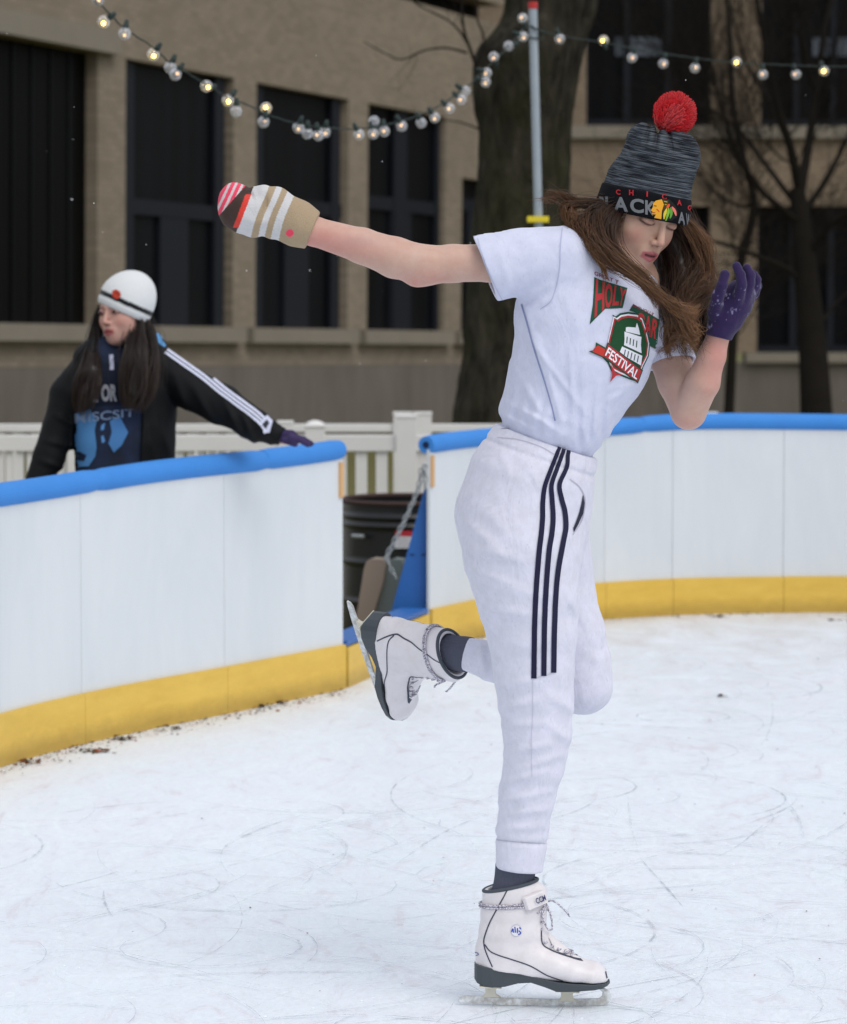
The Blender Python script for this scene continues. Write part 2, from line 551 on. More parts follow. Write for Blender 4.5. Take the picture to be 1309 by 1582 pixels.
# skate marks: thin curved cuts in the ice, too many to count
M_mark = mat('cut_ice', '#aeb6bc', rough=0.6)
tb = M_mark.node_tree; tr = nd(M_mark, 'ShaderNodeBsdfTransparent'); mx_ = nd(M_mark, 'ShaderNodeMixShader')
fa = ramp(M_mark, noise(M_mark, coords(M_mark), 14, 4, 0.7), [(0.38, B_), (0.66, (.68, .68, .68, 1))])
lk(M_mark, fa, mx_.inputs[0]); lk(M_mark, tr.outputs[0], mx_.inputs[1]); lk(M_mark, bsdf(M_mark).outputs[0], mx_.inputs[2])
lk(M_mark, mx_.outputs[0], tb.nodes['Material Output'].inputs[0])
rnd = random.Random(7)
mb = MB()
for k in range(720):
    y0 = rnd.uniform(5.0, 13.0); hw = 0.17 * y0
    x0 = rnd.uniform(-hw, hw); a = rnd.gauss(0.15, 0.7) if rnd.random() < 0.75 else rnd.uniform(0, 6.28)
    curv = rnd.gauss(0, 1.1) * (3.0 if rnd.random() < 0.2 else 1.0); ln = rnd.uniform(0.25, 1.7); n = 18; w = rnd.choice((0.0008, 0.0012, 0.0014, 0.0018, 0.003))
    x, y = x0, y0; pts = []
    dc = rnd.gauss(0, 1.4)
    for i in range(n):
        pts.append((x, y)); a += (curv + dc * i / n) * ln / n; x += math.cos(a) * ln / n; y += math.sin(a) * ln / n
    V = []
    for i, (x, y) in enumerate(pts):
        q = pts[min(i + 1, n - 1)]; p = pts[max(i - 1, 0)]
        tx, ty = q[0] - p[0], q[1] - p[1]; l = math.hypot(tx, ty); tx /= l; ty /= l
        ww = w * math.sin(math.pi * (i + 0.3) / n)
        z = 0.0012 + 0.00001 * k
        V += [(x - ty * ww, y + tx * ww, z), (x + ty * ww, y - tx * ww, z)]
    if any(not (y < 9.0 or (x > -0.1 and y < 12.6)) for x, y in pts): continue
    mb.add(V, [(2 * i, 2 * i + 1, 2 * i + 3, 2 * i + 2) for i in range(n - 1)])
tag(mb.build('skate_marks', M_mark), 'thin curved blade cuts all over the white ice', 'skate marks', kind='stuff')
# broken ice crumbs and shavings
M_snow = mat('ice_shavings', '#eef2f6', rough=0.8)
mb = MB()
for k in range(700):
    y0 = 5.1 + 8.0 * rnd.random() ** 1.2; x0 = rnd.uniform(-.16 * y0, .16 * y0)
    if y0 > 9.0 and x0 < 0: continue
    s = rnd.uniform(0.0012, 0.0045)
    V = [(x0 + s * rnd.uniform(.6, 1.5) * math.cos(t), y0 + s * rnd.uniform(.6, 1.5) * math.sin(t), 0.0003) for t in (0.2, 1.7, 3.3, 4.9)] + [(x0, y0, s * .6)]
    mb.add(V, [(0, 1, 4), (1, 2, 4), (2, 3, 4), (3, 0, 4)])
tag(mb.build('ice_shavings', M_snow), 'tiny white crumbs of shaved ice scattered over the rink', 'ice shavings', kind='stuff')

# dirt and crumbled leaves along the foot of the boards
M_litter = vcol_mat('dead_leaf', rough=0.95)
mb = MB()
spots = []
for k in range(1300):
    t = rnd.random()
    if rnd.random() < 0.70:
        i = rnd.uniform(2.3, len(LBw) - 1.001); P = LBw; nx_, ny_ = 0.45, -0.9
    else:
        i = rnd.uniform(0, 6.9); P = RBw; nx_, ny_ = -0.1, -1
    j = int(i); p = P[j].lerp(P[j + 1], i - j)
    off = abs(rnd.gauss(0, 0.07)) + 0.012
    spots.append((p.x + nx_ * off, p.y + ny_ * off, 0.0015 + 0.007 * rnd.random() ** 3))
for (px, py, n, sp) in ((150, 1158, 34, .03), (195, 1140, 20, .02), (275, 1124, 10, .012), (425, 1083, 24, .02), (60, 1175, 14, .03), (405, 1090, 10, .02), (1110, 1075, 5, .01), (1285, 958, 10, .02), (1107, 952, 12, .02)):
    q = on_ground(px, py)
    for _ in range(n): spots.append((q.x + rnd.gauss(0, sp), q.y - 0.03 - abs(rnd.gauss(0, sp)), rnd.uniform(0.004, 0.013)))
for k in range(90):
    y0 = rnd.uniform(6.5, 12.5); spots.append((rnd.uniform(-.1 * y0, .15 * y0) if y0 < 9 else rnd.uniform(0, .13 * y0), y0, rnd.uniform(0.0015, 0.004)))
pal = ['#4a3a2c', '#3a322c', '#6b3d22', '#8a4a26', '#57504a', '#2e2a26']
for x, y, s in spots:
    a = rnd.uniform(0, 6.28); c = lin(rnd.choice(pal))
    V = [(x + s * math.cos(a + t) * rnd.uniform(.5, 1.2), y + s * math.sin(a + t) * rnd.uniform(.5, 1.2), 0.002 + rnd.uniform(0, s * .8)) for t in (0, 1.3, 2.6, 3.9, 5.1)]
    mb.add(V, [(0, 1, 2), (0, 2, 3), (0, 3, 4)], c)
tag(mb.build('leaf_litter', M_litter), 'crumbled brown leaves and dirt along the foot of the boards', 'leaf litter', kind='stuff')

# ------------------------------------------------------------------ dasher boards
M_board = mat('white_board', rough=0.42, spec=0.4)
v = coords(M_board, scale=(1, 1, 0.3))
f = noise(M_board, v, 3.0, 6, 0.7, 0.5)
setc(M_board, mixc(M_board, ramp(M_board, f, [(0.35, B_), (0.72, W_)]), '#d8dcdf', '#ccd2d7'))
f2 = noise(M_board, coords(M_board), 90, 3)
M_board_n = bump(M_board, f2, 0.05, 0.002); setn(M_board, M_board_n)
M_kick = mat('yellow_kickplate', rough=0.5, spec=0.35)
v = coords(M_kick)
f = noise(M_kick, coords(M_kick, scale=(1, 1, 3)), 5, 7, 0.75)
c = mixc(M_kick, ramp(M_kick, f, [(0.35, B_), (0.75, W_)]), '#e2bc55', '#d3ab45')
sz = nd(M_kick, 'ShaderNodeSeparateXYZ'); tcg = nd(M_kick, 'ShaderNodeTexCoord'); lk(M_kick, tcg.outputs['Generated'], sz.inputs[0])
g_ = noise(M_kick, v, 14, 6, 0.8)
ma = nd(M_kick, 'ShaderNodeMath', operation='MULTIPLY_ADD'); lk(M_kick, g_, ma.inputs[0]); ma.inputs[1].default_value = -0.40; lk(M_kick, sz.outputs[2], ma.inputs[2])
c = mixc(M_kick, ramp(M_kick, ma.outputs[0], [(-0.0, (.45, .45, .45, 1)), (0.30, B_)]), c, '#8a7038')
f3 = noise(M_kick, v, 55, 2)
c = mixc(M_kick, ramp(M_kick, f3, [(0.76, B_), (0.80, (.5, .5, .5, 1))]), c, '#5d5240')
setc(M_kick, c)
M_foam = mat('blue_foam', rough=0.75, spec=0.25)
f = noise(M_foam, coords(M_foam), 6, 5, 0.7)
setc(M_foam, mixc(M_foam, f, '#3b80cb', '#478fdd'))
setn(M_foam, bump(M_foam, noise(M_foam, coords(M_foam), 260, 2), 0.25, 0.001, bump(M_foam, noise(M_foam, coords(M_foam), 7, 3), 0.4, 0.01)))
M_foam_in = mat('foam_hole', '#0d2347', rough=0.95)
M_wood = mat('pine_shim', rough=0.7)
f = noise(M_wood, coords(M_wood, scale=(6, 6, 0.6)), 12, 5)
setc(M_wood, mixc(M_wood, f, '#d9b184', '#c79a68'))
M_blue = mat('blue_steel_paint', rough=0.45, spec=0.4)
setc(M_blue, mixc(M_blue, noise(M_blue, coords(M_blue), 8, 5), '#1f5aa2', '#2b69b3'))

def resample(P, step):
    P = [Vector(p) for p in P]
    c = catmull([tuple(p) for p in P], 60 * len(P))
    d = np.concatenate([[0], np.cumsum(np.linalg.norm(np.diff(c, axis=0), axis=1))])
    n = max(2, int(d[-1] / step) + 1)
    s = np.linspace(0, d[-1], n)
    return np.stack([np.interp(s, d, c[:, i]) for i in range(3)], 1), s
def normals2d(C):
    T = np.gradient(C, axis=0); T[:, 2] = 0; T /= np.linalg.norm(T, axis=1)[:, None]
    return np.stack([T[:, 1], -T[:, 0], 0 * T[:, 0]], 1)      # towards the ice
def slab(C, N, i0, i1, z0, z1, o0, o1):
    """curved slab between offsets o0 (back) and o1 (front) along N"""
    V = []; Fc = []
    idx = range(i0, i1 + 1)
    for i in idx:
        zz1 = z1[i] if hasattr(z1, '__len__') else z1
        zz0 = z0[i] if hasattr(z0, '__len__') else z0
        for o, z in ((o1, zz0), (o1, zz1), (o0, zz1), (o0, zz0)):
            p = C[i] + N[i] * o; V.append((p[0], p[1], z))
    m = len(V) // 4
    for i in range(m - 1):
        for k in range(4):
            k2 = (k + 1) % 4
            Fc.append((4 * i + k, 4 * i + k2, 4 * i + 4 + k2, 4 * i + 4 + k))
    Fc += [(0, 1, 2, 3), (4 * m - 4, 4 * m - 1, 4 * m - 2, 4 * m - 3)]
    return V, Fc
BOARD_H = 0.835
KICK_H = 0.158
def board_run(P, label, seams, foam_breaks, hollow_start=False, hfun=None, shim_at=None, thin=0.03):
    C, s = resample(P, 0.05)
    C[:, 2] = 0
    N = normals2d(C)
    root = empty('rink_boards', tuple(C[0]))
    tag(root, label, 'rink boards', 'rink boards round the ice')
    n = len(C)
    H = np.array([hfun(C[i]) if hfun else BOARD_H for i in range(n)])
    cuts = [0] + [int(np.argmin(np.linalg.norm(C[:, :2] - np.array([q.x, q.y]), axis=1))) for q in seams] + [n - 1]
    for a, b in zip(cuts[:-1], cuts[1:]):
        if b - a < 1: continue
        # a 3 mm joint at each seam
        Cc = C.copy()
        if a > 0: Cc[a] = C[a] + (C[a + 1] - C[a]) * 0.02
        if b < n - 1: Cc[b] = C[b] + (C[b - 1] - C[b]) * 0.02
        V, Fc = slab(Cc, N, a, b, KICK_H - 0.02, H, -thin, 0.0)
        m = MB(); m.add(V, Fc); m.build('panel', M_board, root, smooth=False)
        V, Fc = slab(Cc, N, a, b, -0.012, KICK_H, 0.0005, 0.013)
        m = MB(); m.add(V, Fc); m.build('kick_plate', M_kick, root, smooth=False)
    m = MB(); V, Fc = slab(C, N, 8 if thin < .02 else 0, n - 1, -0.05, H - 0.02, -0.06, -0.036); m.add(V, Fc); m.build('back_frame', M_board, root)
    # foam tube in pieces
    fc = [0] + [int(np.argmin(np.linalg.norm(C[:, :2] - np.array([q.x, q.y]), axis=1))) for q in foam_breaks] + [n - 1]
    rr = random.Random(3)
    for j, (a, b) in enumerate(zip(fc[:-1], fc[1:])):
        if b - a < 2: continue
        pts = []; rs = []
        dz = rr.uniform(-0.004, 0.006)
        for i in range(a, b + 1):
            p = C[i] - N[i] * 0.016
            t = (i - a) / (b - a)
            pts.append((p[0], p[1], H[i] + 0.020 + dz + 0.004 * math.sin(i * .21))); 
            e = min(i - a, b - i)
            rs.append(0.037 if e >= 1 else 0.0335)
        m = MB(); m.tube(pts, rs, 20)
        fo = m.build('foam_cap', M_foam, root, smooth=True)
        if hollow_start and j == 0:
            p0 = Vector(pts[0]); d = (Vector(pts[0]) - Vector(pts[1])).normalized()
            m = MB(); m.tube([p0 - d * 0.01, p0 + d * 0.002], 0.014, 16); m.build('foam_hole', M_foam_in, fo)
    if shim_at is not None:
        i = shim_at % n
        j = i + (1 if shim_at == 0 else -1)
        T = Vector(C[j] - C[i]).normalized()
        c = Vector(C[i]) + T * 0.016 + Vector(N[i]) * 0.004
        m = MB(); m.box((c.x, c.y, H[i] - 0.085), T * 0.011, Vector(N[i]) * 0.006, (0, 0, 0.062)); m.build('wooden_shim', M_wood, root, bevel=0.001)
    return root, C, N
hl = lambda p: 0.842
boardL, CL, NL = board_run(LBw, 'long white rink boards under a blue foam tube, left of the open gate', [on_ground(128, 1149), on_ground(350, 1102)],
                  [on_ground(-420, 1355), on_ground(162, 1141), on_ground(415, 1088)], hfun=lambda p: 0.787 + 0.040 * min(1, max(0, (p[0] + 1.25) / 0.97)), shim_at=-1)
boardR, CR, NR = board_run(RBw, 'curved white rink boards under blue foam tubes, right of the open gate behind the skater', [on_ground(930, 957), on_ground(1044, 950), on_ground(1216, 947), on_ground(1600, 955)],
                  [on_ground(1000, 952.5), on_ground(1650, 960)], hollow_start=True,
                  hfun=lambda p: 0.783 + 0.024 * min(1, max(0, (p[0] - 0.2) / 0.9)), thin=0.012, shim_at=0)

# the triangular blue brace on the end of the right-hand boards
Yb = ER.y + 0.05
mb = MB()
tri = [(656, 755), (663, 755), (665, 1003), (590, 1003), (602, 955)]
mb.prism(tri, lambda p: at(p[0], p[1], Yb), lambda p: at(p[0], p[1], Yb) + Vector((0, 0.02, 0)))
br = mb.build('brace', M_blue, boardR, bevel=0.002)
mb = MB()
M_slot = mat('slot_dark', '#12305a', 0.8)
for cx_ in (637, 655):
    mb = MB(); mb.box(at(cx_, 857, Yb - 0.001), (0.009, 0, 0), (0, 0.002, 0), (0, 0, 0.003)); mb.build('slot', M_slot, br)


# gate sill: yellow kick with a blue top between the two runs of boards
sill = empty('gate_sill', ((EL.x + ER.x) / 2, (EL.y + ER.y) / 2, 0))
tag(sill, 'low yellow and blue sill across the open gate between the boards', 'gate sill')
dv = (ER - EL).normalized(); a_ = EL + dv * 0.035; b_ = ER - dv * 0.045; nrm2 = Vector((dv.y, -dv.x, 0))
mid = (a_ + b_) / 2; hl_ = (b_ - a_).length / 2
mb = MB(); mb.box((mid.x, mid.y, 0.065), dv * hl_, nrm2 * 0.012, (0, 0, 0.078)); mb.build('kick_plate', M_kick, sill)
mb = MB(); mb.box((mid.x - nrm2.x * .05, mid.y - nrm2.y * .05, 0.157), dv * hl_, nrm2 * 0.055, (0, 0, 0.009)); mb.build('threshold', M_blue, sill)

# ------------------------------------------------------------------ gate panel, chain, barrel
M_tan = mat('tan_plywood', '#9a8a7c', 0.8)
M_greyp = mat('grey_panel', '#7d8683', 0.7)
M_dk = mat('dark_edge', '#3b4040', 0.7)
Yg = 12.95
gp = empty('gate_panel', tuple(on_ground(580, 1010)))
gp.location = tuple(at(580, 1000, Yg)); ORG[gp.name] = np.array(at(580, 1000, Yg))
tag(gp, 'tan and grey gate panel leaning open beside the blue brace', 'gate panel')
mb = MB()
pl = [(543, 998), (555, 925), (562, 880), (566, 868), (573, 863), (590, 864), (597, 868), (592, 900), (577, 950), (566, 998)]
mb.prism(pl, lambda p: at(p[0], p[1], Yg), lambda p: at(p[0], p[1], Yg) + Vector((0.02, 0.08, 0)))
mb.build('end_face', M_tan, gp, bevel=0.002)
mb = MB()
pl = [(567.5, 998), (578.5, 950), (593.5, 900), (598.5, 868), (607, 863), (619, 865), (624, 872), (606, 940), (596, 998)]
mb.prism(pl, lambda p: at(p[0], p[1], Yg + 0.03), lambda p: at(p[0], p[1], Yg + 0.03) + Vector((0.02, 0.08, 0)))
mb.build('side_face', M_greyp, gp, bevel=0.002)

M_galv = mat('galvanised', '#9a9fa2', 0.45, 0.6)
def link_mesh(L=0.03, W=0.018, r=0.0028):
    pts = []
    for k in range(16):
        a = 2 * math.pi * k / 16
        x = (W / 2 - r) * math.cos(a); z = (L / 2 - W / 2) * (1 if math.sin(a) > 0.01 else -1 if math.sin(a) < -0.01 else 0) + (W / 2 - r) * math.sin(a)
        pts.append((x, 0, z))
    pts.append(pts[0])
    return pts
ch = empty('chain', tuple(at(657, 725, 12.3)))
tag(ch, 'galvanised chain hanging from the blue foam end down to the gate panel', 'chain')
LP = link_mesh()
def chain_run(path, Y, w=0.020):
    P = np.array([tuple(at(x, y, Y)) for x, y in path]); P = catmull(P, 200)
    d = np.concatenate([[0], np.cumsum(np.linalg.norm(np.diff(P, axis=0), axis=1))])
    m = MB(); k = 0; s = 0
    while s < d[-1]:
        p = Vector([np.interp(s, d, P[:, i]) for i in range(3)]); q = Vector([np.interp(min(s + .01, d[-1]), d, P[:, i]) for i in range(3)])
        t = (q - p).normalized() if (q - p).length > 1e-5 else t
        u = t.orthogonal().normalized(); u = Matrix.Rotation(math.pi / 2 * (k % 2) + 0.4, 3, t) @ u; w_ = t.cross(u)
        m.tube([p + u * a[0] + t * a[2] + w_ * a[1] for a in LP], 0.0028, 5, cap=False)
        s += 0.0235; k += 1
    return m
chain_run([(657, 722), (650, 748), (636, 782), (618, 822), (598, 862)], 12.3).build('chain_length', M_galv, ch, smooth=True)
chain_run([(650, 728), (646, 752), (633, 785), (614, 825), (594, 864)], 12.28).build('chain_length', M_galv, ch, smooth=True)
chain_run([(598, 864), (604, 878), (612, 893)], 12.28).build('chain_length', M_galv, ch, smooth=True)
chain_run([(656, 722), (658, 738), (657, 752)], 12.27).build('chain_length', M_galv, ch, smooth=True)

# black steel barrel behind the gate
M_blk = mat('black_enamel', '#17191c', 0.33, 0.0, 0.5)
setc(M_blk, mixc(M_blk, noise(M_blk, coords(M_blk), 9, 5), '#0c0d0f', '#17191c'))
M_rust = mat('rusty_rim', '#3d2a26', 0.8)
Yd = 14.3
bc = at(632, 790, Yd); rd = 0.295
gz = ground_z(Yd)
bar = empty('barrel', (bc.x, bc.y, gz))
tag(bar, 'black steel barrel standing behind the open gate', 'barrel')
zt = at(632, 779, Yd - rd).z
prof = [(rd, gz), (rd, gz + .02)]
zs = np.linspace(gz + .02, zt - .01, 120)
for z in zs:
    h = (z - gz) / (zt - gz); b = 0
    for c0 in (0.30, 0.58, 0.84, 0.90): b += 0.011 * math.exp(-((h - c0) / 0.016) ** 2)
    prof.append((rd + b, z))
mb = MB(); n = 64; V = []; Fc = []
for r_, z in prof:
    for k in range(n): V.append((bc.x + r_ * math.cos(2 * math.pi * k / n), bc.y + r_ * math.sin(2 * math.pi * k / n), z))
for i in range(len(prof) - 1):
    for k in range(n): Fc.append((i * n + k, i * n + (k + 1) % n, (i + 1) * n + (k + 1) % n, (i + 1) * n + k))
Fc.append(tuple(range(n))); mb.add(V, Fc); mb.build('drum', M_blk, bar, smooth=True)
mb = MB(); mb.tube([(bc.x + (rd + .004) * math.cos(2 * math.pi * k / 48), bc.y + (rd + .004) * math.sin(2 * math.pi * k / 48), zt) for k in range(49)], 0.011, 8, cap=False); mb.build('rim', M_rust, bar, smooth=True)
bt = at(545, 828, Yd - .24)
mb = MB(); mb.tube([bt, bt + Vector((.03, -.025, 0)), bt + Vector((.05, -.03, 0))], 0.010, 10); mb.build('handle', M_galv, bar, smooth=True)
def on_drum(px, py):
    d = ray(px, py); o = Vector((0, 0, CAM_H)); A = d.x ** 2 + d.y ** 2; Bq = 2 * (d.x * (o.x - bc.x) + d.y * (o.y - bc.y)); Cq = (o.x - bc.x) ** 2 + (o.y - bc.y) ** 2 - (rd + .006) ** 2
    dd = Bq * Bq - 4 * A * Cq
    if dd < 0: return None
    t = (-Bq - math.sqrt(dd)) / (2 * A); p = o + d * t; return p, Vector((p.x - bc.x, p.y - bc.y, 0)).normalized()
dcl = Decal(on_drum, 6)
dcl.poly([(611, 829), (637, 829), (637, 847), (611, 847)], '#d9d9de', 0.002); dcl.poly([(611, 820), (637, 820), (637, 828.6), (611, 828.6)], '#b0303a', 0.002)
for yy in (833, 838, 843): dcl.line([(614, yy), (633, yy)], 1.2, '#8a8a92', 0.003)
dcl.build('sticker', vcol_mat('sticker_paper', 0.5), bar)

# ------------------------------------------------------------------ white vinyl fence
M_vinyl = mat('white_vinyl', rough=0.5)
setc(M_vinyl, mixc(M_vinyl, noise(M_vinyl, coords(M_vinyl), 3, 6, 0.7), '#e9e8e6', '#d6d4d1'))
def fence_run(Y, x0, x1, rails, base_y, pitch, bw, posts, label, pk_to=1e9):
    p0 = at(x0, 700, Y); k = pxm(Y)
    root = empty('picket_fence', (p0.x, Y, ground_z(Y)))
    tag(root, label, 'fence')
    X = lambda px: at(px, 700, Y).x
    Z = lambda py: at(654, py, Y).z
    for (ya, yb, th) in rails:
        m = MB(); m.bx(X(x0), X(x1), Y - th, Y + th, Z(yb), Z(ya)); m.build('rail', M_vinyl, root, bevel=0.004)
    m = MB(); m.bx(X(x0), X(x1), Y - .02, Y + .02, ground_z(Y) + .06, ground_z(Y) + .15); m.build('rail', M_vinyl, root, bevel=0.004)
    m = MB(); x = x0
    while x < min(x1, pk_to):
        if not any(abs(x + bw / 2 - q[0]) < q[1] for q in posts):
            m.bx(X(x), X(x + bw), Y - .011, Y + .011, ground_z(Y) + .1, Z(rails[-1][0]) - .01)
        x += pitch
    if m.V: m.build('pickets', M_vinyl, root)
    for (px, hw, top, style) in posts:
        m = MB(); w = hw * k
        cx_ = X(px)
        m.bx(cx_ - w, cx_ + w, Y - w, Y + w, ground_z(Y), Z(top))
        po = m.build('post', M_vinyl, root, bevel=0.003)
        m = MB()
        if style == 'dome':
            zt_ = Z(top); w2 = w * 1.12
            m.bx(cx_ - w2, cx_ + w2, Y - w2, Y + w2, zt_, zt_ + .012)
            m.tube([(cx_, Y, zt_ + .012), (cx_, Y, zt_ + .025), (cx_, Y, zt_ + .034)], [w2 * .95, w2 * .7, w2 * .2], 16)
        else:
            zt_ = Z(top); w2 = w * 1.06
            m.bx(cx_ - w2, cx_ + w2, Y - w2, Y + w2, zt_, zt_ + .016)
        m.build('post_cap', M_vinyl, po, bevel=0.003)
fence_run(15.6, -420, 432, [(672, 697, .028)], 0, 16.5, 11, [(-200, 15, 664, 'flat'), (120, 15, 664, 'flat'), (441, 12, 655, 'flat')], 'white picket fence behind the spectator in the dark jacket')
fence_run(15.7, 455, 900, [(672, 697, .028)], 0, 31.5, 18, [(487, 15, 660, 'dome'), (628, 16, 646, 'flat'), (835, 15, 655, 'flat')], 'white picket fence with wide slats seen through the open gate')
fence_run(17.6, -430, 1110, [(655, 667, .03)], 0, 30, 17, [(622, 14, 641, 'flat'), (653, 14, 641, 'flat'), (250, 12, 655, 'flat'), (1097, 11, 641, 'flat')], 'rear white fence with paired square posts in front of the tree', pk_to=440)

# ------------------------------------------------------------------ buildings
def brick_mat(name, a, b, mortar):
    m = mat(name, rough=0.9, spec=0.15)
    v = coords(m)
    bt = nd(m, 'ShaderNodeTexBrick'); bt.inputs['Scale'].default_value = 1.0
    bt.inputs['Brick Width'].default_value = 0.22; bt.inputs['Row Height'].default_value = 0.075; bt.inputs['Mortar Size'].default_value = 0.008
    bt.inputs['Color1'].default_value = lin(a); bt.inputs['Color2'].default_value = lin(b); bt.inputs['Mortar'].default_value = lin(mortar)
    lk(m, v, bt.inputs['Vector'])
    f = noise(m, v, 0.5, 6, 0.7)
    c = mixc(m, 1.0, bt.outputs[0], ramp(m, f, [(0.3, (.82, .82, .82, 1)), (0.7, (1, 1, 1, 1))]), 'MULTIPLY')
    setc(m, c)
    return m
M_brick = brick_mat('buff_brick', '#887d6d', '#978b7b', '#81786a')
M_brick2 = brick_mat('buff_brick_shaded', '#837462', '#90816e', '#7c6e5f')  # same brick as the other building, shade mixed into its colour
M_stone = mat('limestone', rough=0.9)
setc(M_stone, mixc(M_stone, noise(M_stone, coords(M_stone), 1.1, 6, 0.7), '#8d8578', '#766f63'))
M_conc = mat('stained_concrete', rough=0.95)
v = coords(M_conc, scale=(1, 0.22, 1))
setc(M_conc, mixc(M_conc, ramp(M_conc, noise(M_conc, v, 0.9, 7, 0.75), [(0.35, B_), (0.7, W_)]), '#726c64', '#5c564e'))
def dark_glass(name, a, b, sp=0.08):
    m = mat(name, rough=0.5, spec=sp)
    v = coords(m, scale=(2.5, 0.12, 1))
    setc(m, mixc(m, ramp(m, noise(m, v, 1.6, 3, 0.6), [(0.4, B_), (0.65, W_)]), a, b))
    return m
M_pane = dark_glass('dark_window_glass', '#090a0c', '#101216')
M_pane_b = dark_glass('dark_glass_and_shade', '#070707', '#0b0b0b', 0.05)
M_mull = mat('window_metal', '#161a22', 0.6, 0, .2)
M_reflection = mat('pane_reflection', '#5d6570', 0.7)  # reflection on the glass, put in as a pale colour

def frame_root(name, origin, es, up=Vector((0, 0, 1))):
    es = Vector(es).normalized(); n = es.cross(up).normalized(); et = n.cross(es).normalized() * 1.0
    # local x = along the wall, y = up the wall, z = out of the wall (towards the viewer)
    M = Matrix((es, et, n)).transposed().to_4x4(); M.translation = Vector(origin)
    o = bpy.data.objects.new(name, None); SC.collection.objects.link(o); o.matrix_world = M
    ORG[o.name] = np.zeros(3)
    def st(px, py):
        d = ray(px, py); o_ = Vector((0, 0, CAM_H))
        t = (Vector(origin) - o_).dot(n) / d.dot(n); q = o_ + d * t - Vector(origin)
        return q.dot(es), q.dot(et)
    return o, st

VP = ray(2670, 548)
b1, st = frame_root('brick_building', at(0, 548, 38), VP)
tag(b1, 'buff brick building with tall dark windows behind the string of lights', 'building')
S = lambda px: st(px, 430)[0]
T = lambda px, py: st(px, py)[1]
t_head, t_sill1, t_sill0, t_fnd = T(360, 120.5), T(300, 504), T(300, 529), T(300, 566)
t_bot = T(300, 566) - 3.2
s0, s1 = S(-420), S(775)
t_top = T(700, -60) + 4
def bxl(m, a, b, c, d, z0, z1): m.bx(a, b, c, d, z0, z1)
m = MB()
wins = [(S(-300), S(150.5), t_head), (S(193.5), S(360), t_head), (S(395), S(537), t_head), (S(567.5), S(686.5), t_head), (S(713), S(760), T(725, 276))]
edges = [s0] + [e for w in wins for e in w[:2]] + [s1]
for i in range(0, len(edges), 2):
    bxl(m, edges[i], edges[i + 1], t_sill1, t_head, -0.6, 0)
bxl(m, wins[-1][0], wins[-1][1], wins[-1][2], t_head, -0.6, 0)
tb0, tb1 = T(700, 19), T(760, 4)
bxl(m, s0, s1, t_head, tb0, -0.6, 0)
bxl(m, s0, S(560), tb0, tb1, -0.6, 0)
bxl(m, s0, s1, tb1, t_top, -0.6, 0)
bxl(m, s0, s1, t_fnd, t_sill0, -0.6, -0.05)
m.build('wall', M_brick, b1)
m = MB(); bxl(m, S(560), s1, tb0, tb1, -0.55, -0.45); m.build('recess_shade', M_pane_b, b1)  # dark band: shade in the wall recess put in as a near-black panel
m = MB(); bxl(m, s0, s1, t_bot, t_fnd - .004, -0.6, 0.06); m.build('foundation', M_conc, b1)
m = MB()
for i, w in enumerate(wins):
    bxl(m, w[0] - (0.0 if i == 0 else 0.25), w[1] + 0.25, t_sill0 + .003, t_sill1 - .003, -0.6, 0.10)
m.build('sill', M_stone, b1)
m = MB(); bxl(m, s0, S(172), t_head + .003, T(0, 15), -0.2, 0.14); m.build('lintel', M_stone, b1)
rnd = random.Random(11)
for i, (a, b, th) in enumerate(wins):
    m = MB(); w = b - a; z = -0.15
    L = lambda f: a + w * f
    if i == 0:
        k = 14
        for j in range(k): bxl(m, a + w * j / k, a + w * j / k + .05, t_sill1, th, z - .015, z)
    else:
        tm = T((193, 193, 440, 620, 725)[i], 316)
        for f0, f1 in ((0.02, 0.13), (0.88, 0.97)) if i != 3 else ((0.0, .05), (.40, .56), (.95, 1)):
            bxl(m, L(f0), L(f1), t_sill1, th, z, z + .06)
        bxl(m, L(0.38), L(0.64), t_sill1, tm, z - .02, z + .04)
        bxl(m, a, b, tm - .1, tm + .1, z, z + .05)
    wf = m.build('window', M_mull if i else M_pane, b1)
    m = MB(); bxl(m, a - .05, b + .05, t_sill1 - .05, th + .05, -0.22, -0.17); m.build("pane", M_pane_b if i == 0 else M_pane, wf)

Y2 = 58
b2, st2 = frame_root('brick_wing', at(900, 548, Y2), Vector((1, 0.02, 0)))
tag(b2, 'shaded brick building with two rows of dark windows behind the bare tree', 'building')
S2 = lambda px: st2(px, 430)[0]
T2 = lambda py: st2(1000, py)[1]
m = MB()
up0, up1 = T2(194), T2(-140)
lo0, lo1 = T2(545), T2(318)
# stacked walls around the openings
bxl(m, S2(690), S2(1700), T2(212), lo1 - 0 + (T2(212) - T2(212)), -0.5, 0) if False else None
bxl(m, S2(690), S2(1700), lo1, T2(214), -0.5, 0)
for a, b in ((690, 985), (1097, 1170), (1345, 1420)):
    bxl(m, S2(a), S2(b), lo0, lo1 - .002, -0.5, 0)
for a, b in ((690, 905), (1097, 1174), (1345, 1420)):
    bxl(m, S2(a), S2(b), up0, up1, -0.5, 0)
bxl(m, S2(690), S2(1700), up1 + .002, up1 + 5, -0.5, 0)
m.build('wall', M_brick2, b2)
m = MB(); bxl(m, S2(690), S2(1700), T2(214) + .003, up0 - .003, -0.5, 0.12); bxl(m, S2(985) - .2, S2(1097) + .2, T2(560), lo0 - .003, -.5, .12); bxl(m, S2(1170) - .2, S2(1345) + .2, T2(560), lo0 - .003, -.5, .12)
m.build('sill', M_stone, b2)
m = MB(); bxl(m, S2(690), S2(1700), T2(760), T2(560) - .003, -0.5, 0.0); m.build('foundation', M_conc, b2)
